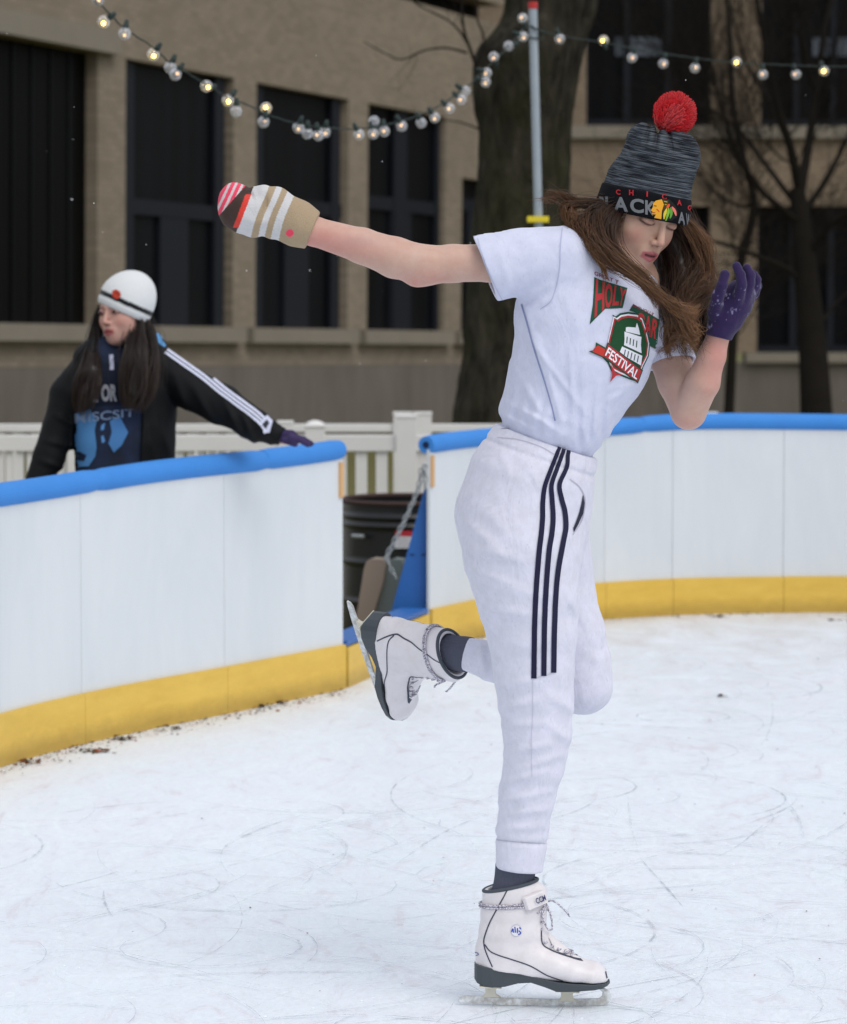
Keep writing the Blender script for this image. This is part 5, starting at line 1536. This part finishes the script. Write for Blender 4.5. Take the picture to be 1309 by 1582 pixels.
# ---- figure skates: one pattern in boot coordinates (x toe, y side, z up), placed twice
def bl(px, py): return np.array([(px - 835) * K0, 0.0, (1552 - py) * K0])
M_leather = mat('white_leather', rough=0.42, spec=0.45)
v = coords(M_leather)
c = mixc(M_leather, ramp(M_leather, noise(M_leather, v, 18, 6, .7), [(.4, B_), (.75, W_)]), '#e2dddf', '#d3cdcd')
c = mixc(M_leather, ramp(M_leather, noise(M_leather, coords(M_leather, scale=(1, 1, 4)), 30, 5, .8), [(.66, B_), (.78, (.7, .7, .7, 1))]), c, '#a39a90')
setc(M_leather, c); setn(M_leather, bump(M_leather, noise(M_leather, v, 40, 4), .25, .002))
M_sole = mat('grey_sole', '#3f464b', .5)
M_holder = mat('cream_holder', '#d3cfbf', .5)
M_blade = mat('blade_steel', rough=0.45, metal=0.25)
setc(M_blade, mixc(M_blade, ramp(M_blade, noise(M_blade, coords(M_blade), 60, 5, .7), [(.4, B_), (.65, W_)]), '#b4b2ad', '#e4e8ea'))
M_pipe = vcol_mat('dark_piping', .6)
M_lace = mat('speckled_lace', rough=.9)
setc(M_lace, mixc(M_lace, ramp(M_lace, noise(M_lace, coords(M_lace), 420, 2), [(.46, B_), (.54, W_)]), '#7b7686', '#dcd8e0'))
M_sock = mat('charcoal_sock', rough=.95)
setc(M_sock, mixc(M_sock, noise(M_sock, coords(M_sock), 300, 3), '#585b6b', '#474a58'))
def boot_field(P):
    Lx = np.array([0, 1.0, 0])
    d = echain(P, [(bl(788, 1345), .037, 39 * K0, Lx), (bl(789, 1375), .040, 42 * K0, Lx), (bl(790, 1405), .040, 46 * K0, Lx), (bl(789, 1435), .040, 48 * K0, Lx), (bl(789, 1465), .038, 53 * K0, Lx), (bl(786, 1490), .036, 52 * K0, Lx)], .01)
    d = smin(d, echain(P, [(bl(775, 1496), .034, 34 * K0, Lx), (bl(815, 1484), .036, 36 * K0, Lx), (bl(850, 1488), .040, 27 * K0, Lx), (bl(885, 1497), .044, 22 * K0, Lx), (bl(915, 1503), .042, 20 * K0, Lx), (bl(924, 1506), .034, 16 * K0, Lx)], .006), .016)
    # instep ridge under the laces
    d = smin(d, cone(P, bl(832, 1375), bl(832, 1440), .016, .014), .014)
    d = smin(d, cone(P, bl(833, 1440), bl(880, 1478), .016, .012), .014)
    # cut by the sole line and the collar
    d = smax(d, plane(P, bl(735, 1486), [-.17, 0, -1]), .003) if False else d
    sl = np.interp(P[:, 0], [bl(x, 0)[0] for x in (700, 735, 800, 850, 941, 960)], [bl(0, y)[2] for y in (1486, 1486, 1497, 1508, 1512, 1512)])
    d = smax(d, (sl - P[:, 2]) * .96, .002)
    d = smax(d, plane(P, bl(788, 1362), [-.22, 0, 1]), .004)
    # mouth of the boot
    d = smax(d, -echain(P, [(bl(789, 1330), .0345, 35 * K0, Lx), (bl(789, 1400), .033, 34 * K0, Lx)]), .003)
    return d - .0008 * vnoise(P, 26, 4)
KV, KF = surface(boot_field, bl(715, 1530) + [0, -.07, 0], bl(960, 1330) + [0, .07, 0], .0022)
bootT = bvh(KV, KF)
# sole with heel block
sm = MB(); sta = [733, 737, 745, 760, 780, 800, 820, 840, 860, 880, 900, 918, 930, 938, 942]
top = [1485, 1485, 1486, 1488, 1492, 1496, 1500, 1505, 1509, 1510.5, 1511.5, 1512, 1512, 1512, 1511]; bot = [1508, 1513, 1516, 1518.5, 1517, 1512, 1511, 1517, 1524, 1523.5, 1522, 1521, 1519.5, 1517, 1515]
hw = [.012, .024, .031, .035, .036, .034, .033, .036, .040, .0435, .044, .041, .034, .022, .010]
SV = []
for xs_, t_, b_, w_ in zip(sta, top, bot, hw):
    p = bl(xs_, t_); q = bl(xs_, b_)
    for yy, zz in ((-w_, p[2]), (w_, p[2]), (w_ * .96, q[2]), (-w_ * .96, q[2])): SV.append((p[0], yy, zz))
SFc = [(4 * i + k, 4 * i + (k + 1) % 4, 4 * i + 4 + (k + 1) % 4, 4 * i + 4 + k) for i in range(len(sta) - 1) for k in range(4)] + [(3, 2, 1, 0), tuple(4 * (len(sta) - 1) + k for k in range(4))]
sm.add(SV, SFc)
def side_cast(sg):
    def c(u, v):
        p = bl(u, v); h = bootT.ray_cast(Vector((p[0], -.2 * sg, p[2])), Vector((0, sg, 0)))
        return (h[0], h[1] if h[1].y * sg < 0 else -h[1]) if h[0] is not None else None
    return c
pipes = [[(786, 1360), (778, 1376), (768, 1395), (757, 1417), (749, 1440), (748, 1452), (752, 1466), (761, 1486)], [(749, 1452), (760, 1463), (790, 1473), (818, 1483), (845, 1498), (872, 1508)],
         [(836, 1428), (836, 1440), (838, 1452), (846, 1459), (868, 1468), (895, 1477), (922, 1484), (933, 1492), (937, 1505)]]
collar = [(748, 1371.5), (765, 1368), (785, 1362), (805, 1357.5), (824, 1354)]
def skate(mark):
    root = empty('skate', (0, 0, 0)); root['_local'] = 1
    root.parent = skater; ORG[root.name] = np.zeros(3)
    boot = obj('boot', KV, KF, M_leather, root)
    sole = MB(); sole.V, sole.F = sm.V, sm.F; so = sole.build('sole', M_sole, root, bevel=.0015)
    D = Decal(side_cast(1), 3)
    for sg in (1, -1):
        D.cast = side_cast(sg)
        for pl in pipes: dd_ = Decal(side_cast(sg), 3); dd_.line(pl, 1.9, '#3f4454', .0008); dd_.build('piping', M_pipe, boot)
    D = Decal(side_cast(1), 2)
    ring = [(797 + 8.5 * math.cos(a), 1428 + 9.5 * math.sin(a)) for a in np.linspace(0, 6.28, 24)]
    D.poly(ring[:-1], '#c5c3cc', .0008); D.poly([(797 + (x - 797) * .88, 1428 + (y - 1428) * .88) for x, y in ring[:-1]], '#dfdde3', .0012)
    for q in ([(790, 1430), (792, 1425), (793, 1431)], [(795, 1422), (796, 1431)], [(799, 1424), (799, 1432)], [(802, 1423), (804, 1426)], [(801, 1428), (804, 1432), (800, 1434)]): D.line(q, 1.9, '#3a50a8', .0016)
    D.line([(733, 1469), (737, 1467), (740, 1469), (736, 1472)], 1.2, '#5a5f9a', .0012)
    D.build('badge', M_pipe, boot)
    m = MB(); cc = bl(788.5, 1362.5)
    m.tube([cc + [math.cos(a) * 41.5 * K0, math.sin(a) * .0395, math.cos(a) * 41.5 * K0 * .22 - .001] for a in np.linspace(0, 2 * math.pi, 49)], .0036, 8, cap=False); m.build('collar', mat('charcoal_binding', '#454c55', .8), boot, smooth=True)
    def topc(u, v):
        p = bl(u, 0); h = bootT.ray_cast(Vector((p[0], v, .4)), Vector((0, 0, -1)))
        return (h[0], h[1] if h[1].z > 0 else -h[1]) if h[0] is not None else None
    D = Decal(topc, 2.5)
    D._put(np.array([(847 + 9 * i, s_ * w_) for i, w_ in enumerate((.014, .019, .020, .017, .010, .003)) for s_ in (-1, 1)]), [(2 * i, 2 * i + 1, 2 * i + 3) for i in range(5)] + [(2 * i, 2 * i + 3, 2 * i + 2) for i in range(5)], '#4c5062', .0012)
    D.build('tongue', M_pipe, boot)
    # blade and holder
    m = MB()
    def pr(poly, t, col=None): m.prism(poly, lambda p: tuple(bl(*p) + [0, -t, 0]), lambda p: tuple(bl(*p) + [0, t, 0]))
    pr([(708, 1545), (711, 1539), (718, 1536.5), (745, 1537), (760, 1539.5), (800, 1540), (850, 1541.5), (868, 1541), (890, 1541), (925, 1540), (930, 1536), (931, 1530), (926, 1525.5), (934, 1524), (942, 1528), (944.5, 1536), (942, 1546), (936, 1550), (900, 1551.5), (850, 1552), (800, 1551.5), (750, 1549.5), (720, 1547)], .0021)
    bd = m.build('blade', M_blade, root, bevel=.0004)
    m = MB()
    for cx_, t0, hwp in ((758, 1518, 9), (876, 1524, 10)):
        prof = [(cx_ - hwp - 9, t0 + .5), (cx_ + hwp + 9, t0 - .5), (cx_ + hwp + 4, t0 + 4), (cx_ + hwp - 1, t0 + 9), (cx_ + hwp, t0 + 16), (cx_ + hwp + 8, t0 + 21), (cx_ - hwp - 4, t0 + 21), (cx_ - hwp + 1, t0 + 14), (cx_ - hwp + 1, t0 + 7), (cx_ - hwp - 3, t0 + 4)]
        m = MB(); m.prism(prof, lambda p: tuple(bl(*p) + [0, -.0045, 0]), lambda p: tuple(bl(*p) + [0, .0045, 0]))
        m.box(bl(cx_, t0 + 1.2), (hwp * K0 * 1.9, 0, -.001 if cx_ < 800 else -.0012), (0, .030, 0), (0, 0, .0016)); m.build('blade_holder', M_holder, root, bevel=.0012)
    # laces
    m = MB()
    front = [(841, 1389), (842, 1399), (841, 1409), (840, 1419), (840, 1430), (841, 1441), (846, 1450), (856, 1456), (866, 1461), (877, 1465), (888, 1469)]
    for i, (a_0, b_0) in enumerate(zip(front[:-1], front[1:])):
        pa, pb2 = bl(*a_0), bl(*b_0); w_ = .021
        for s_ in (-1, 1): m.tube([pa + [-.006, s_ * w_, 0], pa * .5 + pb2 * .5 + [.003, 0, .002], pb2 + [-.006, -s_ * w_, 0]], .0022, 6)
    for zz in (1387, 1391):
        pts = [];
        for a in np.linspace(0, 2 * math.pi, 33): p = bl(790, zz + (2 - 3 * math.cos(a))); pts.append(p + [math.cos(a) * (47 * K0 + .003), math.sin(a) * .0435, 0])
        m.tube(pts, .0022, 6)
    kn = bl(842, 1390)
    def lp(pts): m.tube(catmull([kn + [x * K0, y_, -z * K0] for x, y_, z in pts], 20), .0021, 6)
    lp([(0, -.005, 0), (8, -.012, -4), (16, -.014, -2), (25, -.012, 6), (32, -.01, 13), (38, -.01, 21)])
    lp([(0, -.01, 0), (-4, -.02, 10), (-2, -.024, 26), (4, -.022, 38), (10, -.018, 40), (10, -.014, 26), (5, -.01, 8), (0, -.005, 0)])
    lp([(0, -.01, 0), (-14, -.018, 4), (-18, -.024, 10), (-10, -.024, 13), (0, -.018, 4)])
    lp([(0, .01, 0), (4, .02, 14), (10, .02, 20)])
    m.build('laces', M_lace, root, smooth=True)
    m = MB(); tg = bl(826, 1382); m.box(tg + [0, -.034, 0], (.0195, .012, .006), (.004, -.003, 0), (-.0042, 0, .0125)); tgo = m.build('tongue_tab', M_leather, root, bevel=.002)
    V, Fc = text_grid('CCM', .3, .03); qx = tg + [0, -.040, 0]
    P = np.array([qx + np.array([.0195, .012, .006]) * (u * 1.1 - .1) * .9 + np.array([-.0042, 0, .0125]) * (v_ - .5) * .9 + np.array([.0035, -.0028, 0]) for u, v_ in V])
    obj('tab_lettering', P, Fc, mat('navy_ink', '#2a3260', .6), tgo)
    return root
def sock(P0, P1, r0, r1, name='sock'):
    P0 = np.array(P0); P1 = np.array(P1); T = nrm(P1 - P0); A = nrm(np.cross(T, [0, 1, 0])); B2 = np.cross(T, A)
    V = []; n = 96; m_ = 24
    for i in range(m_):
        t = i / (m_ - 1); c = P0 + (P1 - P0) * t; r = r0 + (r1 - r0) * t + .0008 * math.sin(t * 9)
        for k in range(n): a = 2 * math.pi * k / n; rr_ = r + .0009 * math.cos(a * 32); V.append(c + (A * math.cos(a) + B2 * math.sin(a) * .8) * rr_)
    i = np.arange(m_ - 1)[:, None] * n + np.arange(n)[None]; j = np.arange(m_ - 1)[:, None] * n + (np.arange(n)[None] + 1) % n
    return obj(name, np.array(V), np.stack([i, i + n, j + n, j], -1).reshape(-1, 4), M_sock, skater)

def place(root, pos, xdir, zdir, mirror=False):
    x_ = nrm(xdir); z_ = nrm(np.array(zdir) - x_ * np.dot(zdir, x_)); y_ = np.cross(z_, x_) * (-1 if mirror else 1)
    M = Matrix(((x_[0], y_[0], z_[0], 0), (x_[1], y_[1], z_[1], 0), (x_[2], y_[2], z_[2], 0), (0, 0, 0, 1)))
    M.translation = Vector(np.array(pos) - ORG[skater.name])
    root.matrix_local = M
s1_ = skate(0)
fY = YS - .07
gp_ = at(835, 1552, fY)
place(s1_, (gp_.x, fY, 0.0), (1, -.02, 0), (0, 0, 1))
sock(Q(799, 1320, -.07), Q(791, 1395, -.07), 29.5 * K0, 32.5 * K0)
s2_ = skate(1)
# raised boot: heel up and back, toe hanging down towards the viewer
tdir = np.array([.27, .46, -.84]); udir = np.array([.80, -.57, -.055])
Rm_x = nrm(tdir); Rm_z = nrm(udir - Rm_x * np.dot(udir, Rm_x))
anc = bl(787, 1362)                        # collar centre in boot coordinates
tgt = Q(700, 1009, .185)
pos = tgt - (Rm_x * anc[0] + Rm_z * anc[2])
place(s2_, pos, tdir, udir, mirror=True)
sock(Q(730, 1012, .165), tgt - Rm_z * .03, 27 * K0, 29 * K0)

# ================================================================== the spectator behind the boards
YB = 10.75
def Z(px, py, dd=0.0): return np.array(at(px, py, YB + dd))
def ZR(px, py, dd, r): return (Z(px, py, dd), r * pxm(YB + dd))
psi2, phi2 = math.radians(-38), math.radians(2)
F2 = np.array([math.sin(psi2) * math.cos(phi2), -math.cos(psi2) * math.cos(phi2), -math.sin(phi2)])
U2 = nrm(np.array([-.08, 0.02, 1.0])); U2 = nrm(U2 - F2 * (U2 @ F2)); R2 = np.cross(F2, U2)
HO2 = Z(194, 480, 0); HM2 = np.stack([-R2, F2, U2], 1)
G2 = ground_z(YB)
bc_ = Z(191, 484, .0); ba_ = nrm([.40, .04, .91]); hcen = Z(196, 466, .005)
def beancore(P):
    return smin(ell(P, hcen, (.093, .104, .097)), ell(P, Z(208, 451, .005), (.066, .075, .066)), .03)
def body2(P):
    L = (P - HO2) @ HM2
    d = head_field(L)
    d = smin(d, chain(P, [(HO2 + HM2 @ np.array([0, -.03, -.06]), .045), (Z(190, 560, .02), .05)]), .015)
    sh_ = [ZR(190, 575, .03, 40), ZR(195, 700, .03, 48), ZR(195, 900, .03, 42)]
    d = smin(d, chain(P, sh_, .02), .02)
    d = smin(d, chain(P, [ZR(236, 572, .03, 18), ZR(335, 630, .0, 17), ZR(425, 672, -.03, 13), ZR(445, 676, -.05, 11)], .01), .02)
    d = smin(d, chain(P, [ZR(135, 570, .03, 18), ZR(92, 660, .0, 17), ZR(62, 760, -.05, 12)], .01), .02)
    bp = plane(P, bc_, ba_); d = np.where((bp > .004) & (P[:, 2] > Z(0, 520)[2]), np.maximum(d, beancore(P) + .007), d)
    for x0 in (172, 222): d = smin(d, chain(P, [ZR(x0, 880, .03, 36), (np.array([Z(x0, 880)[0], YB, .45]), .05), (np.array([Z(x0, 880)[0], YB, G2 + .03]), .035)], .01), .02)
    return d
lo = np.array([Z(30, 0)[0], YB - .3, G2 - .02]); hi = np.array([Z(470, 0)[0], YB + .3, Z(0, 425)[2]])
V2_, F2_ = surface(body2, lo, hi, .0048)
C2 = face_cols((V2_ - HO2) @ HM2, '#c9a092', '#a8585a', '#2c211d')
far_ = np.linalg.norm(V2_ - HO2, axis=1) > .16; C2[far_] = np.array(lin('#caa79c')[:3])
spec = obj('person', V2_, F2_, M_skin, origin=(Z(195, 0)[0], YB, G2), cols=C2)
tag(spec, 'person in black striped jacket and white beanie resting one arm on the blue foam', 'person')
# eyes open, looking left
m = MB()
for sx_ in (-1, 1):
    c_ = HO2 + HM2 @ np.array([sx_ * .031, .0865, -.001]); V, Fc = uv_sphere(.006, 10, 8, tuple(c_)); m.add(V, Fc)
m.build('eyes', mat('dark_eye', '#241a18', .3), spec)
# trousers
def leg2(P):
    d = chain(P, [ZR(195, 780, .03, 56), ZR(196, 860, .03, 60)], .01)
    for x0 in (170, 224): d = smin(d, chain(P, [ZR(x0, 880, .03, 44), (np.array([Z(x0, 880)[0], YB, .45]), .065), (np.array([Z(x0, 880)[0], YB, G2 + .09]), .055)], .01), .02)
    return d - .003 * vnoise(P, 12, 3)
V, Fc = surface(leg2, [Z(90, 0)[0], YB - .25, G2 - .02], [Z(310, 0)[0], YB + .3, Z(0, 700)[2]], .008)
obj('trousers', V, Fc, mat('dark_denim', '#232733', .9), spec)
for x0 in (170, 224):
    V, Fc = surface(lambda P: smax(chain(P, [(np.array([Z(x0, 880)[0], YB + .02, G2 + .05]), .045), (np.array([Z(x0, 880)[0], YB - .12, G2 + .035]), .038)]), -(P[:, 2] - G2 - .002), .004), [Z(x0, 880)[0] - .07, YB - .2, G2 - .02], [Z(x0, 880)[0] + .07, YB + .1, G2 + .12], .006)
    obj('shoe', V, Fc, mat('black_shoe', '#1a1a1c', .6), spec)
# hoodie front (inner layer)
Lx1 = nrm([.93, .36, 0])
def torso2(P, g):
    return echain(P, [(Z(188, 552, .03), .145 + g, .075 + g, Lx1), (Z(190, 600, .03), .165 + g, .105 + g, Lx1), (Z(192, 680, .03), .155 + g, .110 + g, Lx1), (Z(194, 760, .03), .155 + g, .110 + g, Lx1), (Z(195, 800, .03), .155 + g, .11 + g, Lx1)], .015)
def hood_f(P):
    d = torso2(P, .004)
    d = smin(d, chain(P, [ZR(226, 532, .07, 13), ZR(240, 536, .06, 12), ZR(248, 530, .05, 9)], .006), .01)       # hood behind the neck
    return d - .003 * vnoise(P * [1, 1, .6], 14, 6)
V, Fc = surface(hood_f, [Z(60, 0)[0], YB - .25, Z(0, 830)[2]], [Z(330, 0)[0], YB + .3, Z(0, 490)[2]], .006)
M_hood = mat('blue_print_fleece', rough=.9)
v = coords(M_hood, scale=(1, 1, .7))
setc(M_hood, ramp(M_hood, noise(M_hood, v, 6, 4, .6, 1.2), [(.40, '#131c30'), (.70, '#1c2c4c')]))
hoodie = obj('hoodie', V, Fc, M_hood, spec)
ch2 = cam_caster(bvh(V, Fc))
D = Decal(ch2, 5)
D.poly([(112, 560), (215, 560), (218, 625), (112, 628)], '#141d30', .002)
D.text('L', ((141, 596), (152, 594), (152, 621), (141, 621)), '#a3a3aa', .004, .04); D.text('OR', ((157, 594), (181, 594), (181, 620), (157, 620)), '#a3a3aa', .004, .05)
D.text('MISCSIT', ((117, 639), (208, 631), (208, 643), (117, 655)), '#7f93b4', .005, .01)
D.line([(172, 548), (173, 572)], 6, '#c4c6de', .004)
D.poly([(170, 650), (185, 643), (198, 668), (188, 688), (176, 699), (168, 685), (173, 668)], '#4b7fb8', .003); D.poly([(115, 640), (140, 632), (150, 650), (147, 665), (150, 690), (148, 705), (138, 720), (112, 722), (118, 690)], '#4f86bd', .003); D.poly([(113, 700), (124, 697), (135, 703), (131, 712), (114, 711)], '#16213a', .004)
D.poly([(157, 657), (163, 653), (161, 664), (156, 665)], '#5d92cc', .003); D.poly([(157, 675), (160, 672), (163, 682), (158, 685)], '#5d92cc', .003)
D.build('chest_print', vcol_mat('hoodie_print', .85), hoodie)
V, Fc = surface(lambda P: chain(P, [ZR(230, 515, .06, 9), ZR(240, 526, .05, 11), ZR(247, 536, .04, 10)], .006) - .002 * vnoise(P, 30, 2), [Z(205, 0)[0], YB - .05, Z(0, 560)[2]], [Z(270, 0)[0], YB + .2, Z(0, 495)[2]], .004)
obj('hood', V, Fc, mat('light_blue_lining', '#5f9fd6', .9), hoodie)
# jacket: open at the front
jr = [ZR(240, 560, .03, 27), ZR(290, 598, .02, 31), ZR(345, 626, .0, 30), ZR(395, 656, -.03, 24), ZR(432, 672, -.05, 15)]
jl = [ZR(140, 566, .03, 27), ZR(108, 610, .02, 30), ZR(92, 660, .0, 27), ZR(76, 705, -.03, 25), ZR(56, 748, -.06, 19)]
jr_ridge = [(300, 600, 330, 655, 6, .006), (345, 615, 375, 680, 5, .007), (375, 640, 395, 690, 4, .006), (395, 650, 420, 690, 4, .006), (270, 580, 290, 640, 6, .004), (85, 640, 120, 660, 5, .006), (70, 680, 110, 690, 5, .006), (60, 710, 100, 725, 5, .005), (240, 640, 262, 700, 6, .005), (230, 660, 240, 720, 5, .005)]
def jacket_f(P):
    d = torso2(P, .018)
    d = smin(d, chain(P, jr, .01), .02); d = smin(d, chain(P, jl, .01), .02)
    d = smin(d, chain(P, [ZR(215, 545, .05, 18), ZR(236, 548, .05, 14)]), .015)
    d = d - ridges(P, jr_ridge) - .004 * vnoise(P, 11, 6) - .0015 * vnoise(P, 30, 5)
    # open front: remove the strip over the hoodie, seen from in front of her chest
    uvp = to_px(P); xl = np.interp(uvp[:, 1], [540, 600, 700, 800], [150, 116, 113, 108]); xr = np.interp(uvp[:, 1], [540, 600, 700, 800], [195, 222, 218, 216])
    o_ = np.maximum(xl - uvp[:, 0], uvp[:, 0] - xr) * pxm(YB)
    o_ = np.maximum(o_, P[:, 1] - (YB + .02))
    d = smax(d, -o_, .004)
    d = smax(d, Z(0, 790)[2] - P[:, 2], .004)
    cf = plane(P, Z(437, 676, -.05), Z(452, 682, -.06) - Z(425, 668, -.04))
    d = np.where(P[:, 0] > Z(380, 0)[0], smax(d, cf, .003), d)
    return d
V, Fc = surface(jacket_f, [Z(25, 0)[0], YB - .28, Z(0, 800)[2] - .02], [Z(470, 0)[0], YB + .3, Z(0, 520)[2]], .0052)
M_jack = cloth_mat('black_tricot', '#0b0c0e', '#0f1012', None, 500, 0.0, .3, .7)
jacket = obj('jacket', V, Fc, M_jack, spec)
cj = cam_caster(bvh(V, Fc))
for k, off in enumerate((-5.2, 0, 5.2)):
    D = Decal(cj, 4); base_ = [(258, 541), (285, 560), (315, 581), (345, 605), (375, 627), (400, 646), (413, 662)]
    D.line([(x - off * .62, y + off * .78) for x, y in base_], 3.4, '#cfd2e6', .004); D.build('sleeve_stripe', M_print, jacket)
D = Decal(cj, 4)
D.poly([(402, 652), (412, 642), (421, 651), (417, 668), (408, 670)], '#c3c6da', .004); D.poly([(404, 657), (412, 649), (416, 655), (410, 664)], '#30323c', .006)
D.line([(108, 556), (114, 550)], 5, '#d5d7e6', .004); D.line([(238, 591), (240, 596)], 3, '#8d90a0', .004)
D.build('piping', M_print, jacket)
# purple gloves
def g2(P):
    d = chain(P, [ZR(436, 674, -.05, 10.5), ZR(450, 674, -.07, 10)], .004)
    for dz_, dd, l_ in ((0, -.04, 0), (.5, -.062, 3), (1, -.084, 2), (2, -.104, -2)):
        d = smin(d, chain(P, [ZR(450, 675 + dz_, dd - .01, 5.5), ZR(466 + l_, 678 + dz_, dd - .012, 4.6), ZR(478 + l_, 685 + dz_, dd - .012, 4.2)], .002), .006)
    d = smin(d, chain(P, [ZR(440, 680, -.095, 5.5), ZR(456, 686, -.115, 4.6)], .002), .006)
    return d
V, Fc = surface(g2, [Z(420, 0)[0], YB - .22, Z(0, 700)[2]], [Z(495, 0)[0], YB + .02, Z(0, 655)[2]], .0028)
M_pg = mat('purple_fabric', '#33264f', .9); obj('glove', V, Fc, M_pg, spec)
V, Fc = surface(lambda P: smin(chain(P, [ZR(54, 752, -.06, 15), ZR(46, 775, -.07, 14)], .004), chain(P, [ZR(46, 775, -.07, 10), ZR(40, 800, -.08, 7)], .004), .01), [Z(20, 0)[0], YB - .2, Z(0, 830)[2]], [Z(85, 0)[0], YB + .05, Z(0, 730)[2]], .004)
obj('glove', V, Fc, M_pg, spec)
# beanie
def bean(P):
    d = beancore(P)
    h = plane(P, bc_, ba_); d = d - .002 * np.clip((.022 - h) / .003, 0, 1)
    return smax(d, -h, .004)
V, Fc = surface(bean, [Z(130, 0)[0], YB - .15, Z(0, 520)[2]], [Z(262, 0)[0], YB + .15, Z(0, 408)[2]], .0036)
hh2 = (V - bc_) @ ba_; cw = np.tile(lin('#dcdedf')[:3], (len(V), 1)); cw[(hh2 > .027) & (hh2 < .043)] = lin('#15191d')[:3]
bean_o = obj('beanie', V, Fc, vcol_mat('white_knit', .95, .15, .2, 300, .4, .002), spec, cols=cw)
D = Decal(cam_caster(bvh(V, Fc)), 3)
D.poly([(174, 450), (180, 447.5), (186, 451), (187.5, 457), (182, 462.5), (175, 459)], '#b8402c', .003); D.line([(178, 453), (183, 453), (183, 457)], 1.5, '#7c2a20', .0042)
D.build('emblem', M_print, bean_o)
# long dark hair
FLY = .015
class HB2(HB_): pass
hb = HB2(); rng = np.random.RandomState(3)
_Q, _K = Q, K0
def Q(px, py, dd=0.0): return np.array(at(px, py, YB + dd))
K0 = pxm(YB)
d2 = ['#1a1310', '#221814', '#2a1d17', '#150f0d']
strands(hb, [(158, 474, .03, 5), (148, 505, .03, 6), (144, 540, -.02, 12), (138, 580, -.11, 18), (130, 612, -.12, 18), (128, 640, -.12, 12)], 1400, None, d2, rng, .006, .0009, 18, jl=.10, endcol='#33251c')
strands(hb, [(213, 488, -.03, 8), (212, 520, -.05, 13), (208, 560, -.10, 22), (205, 600, -.12, 19), (200, 630, -.12, 12)], 2200, None, d2, rng, .006, .0009, 18, jl=.10, endcol='#33251c')
strands(hb, [(215, 490, -.0, 12), (226, 520, -.01, 15), (232, 560, -.07, 15), (222, 600, -.10, 16), (214, 635, -.11, 11)], 1600, None, d2, rng, .006, .0009, 18, jl=.10, endcol='#33251c')
Q, K0 = _Q, _K
V = np.vstack(hb.V); Fc = np.vstack(hb.F); C = np.vstack(hb.C)
def hm2(P):
    d = chain(P, [ZR(212, 486, -.01, 14), ZR(210, 520, -.02, 20), ZR(212, 565, -.085, 22), ZR(208, 605, -.11, 16)], .01)
    d = smin(d, chain(P, [ZR(160, 478, .04, 5), ZR(152, 520, .03, 8), ZR(142, 575, -.10, 14), ZR(134, 610, -.11, 12)], .01), .01)
    return d
MV, MF = surface(hm2, [Z(105, 0)[0], YB - .22, Z(0, 660)[2]], [Z(260, 0)[0], YB + .1, Z(0, 455)[2]], .006)
obj('hair', np.vstack([V, MV]), np.vstack([Fc, MF + len(V)]), M_hair, spec, cols=np.vstack([C, np.tile(lin('#17100d')[:3], (len(MV), 1))]))
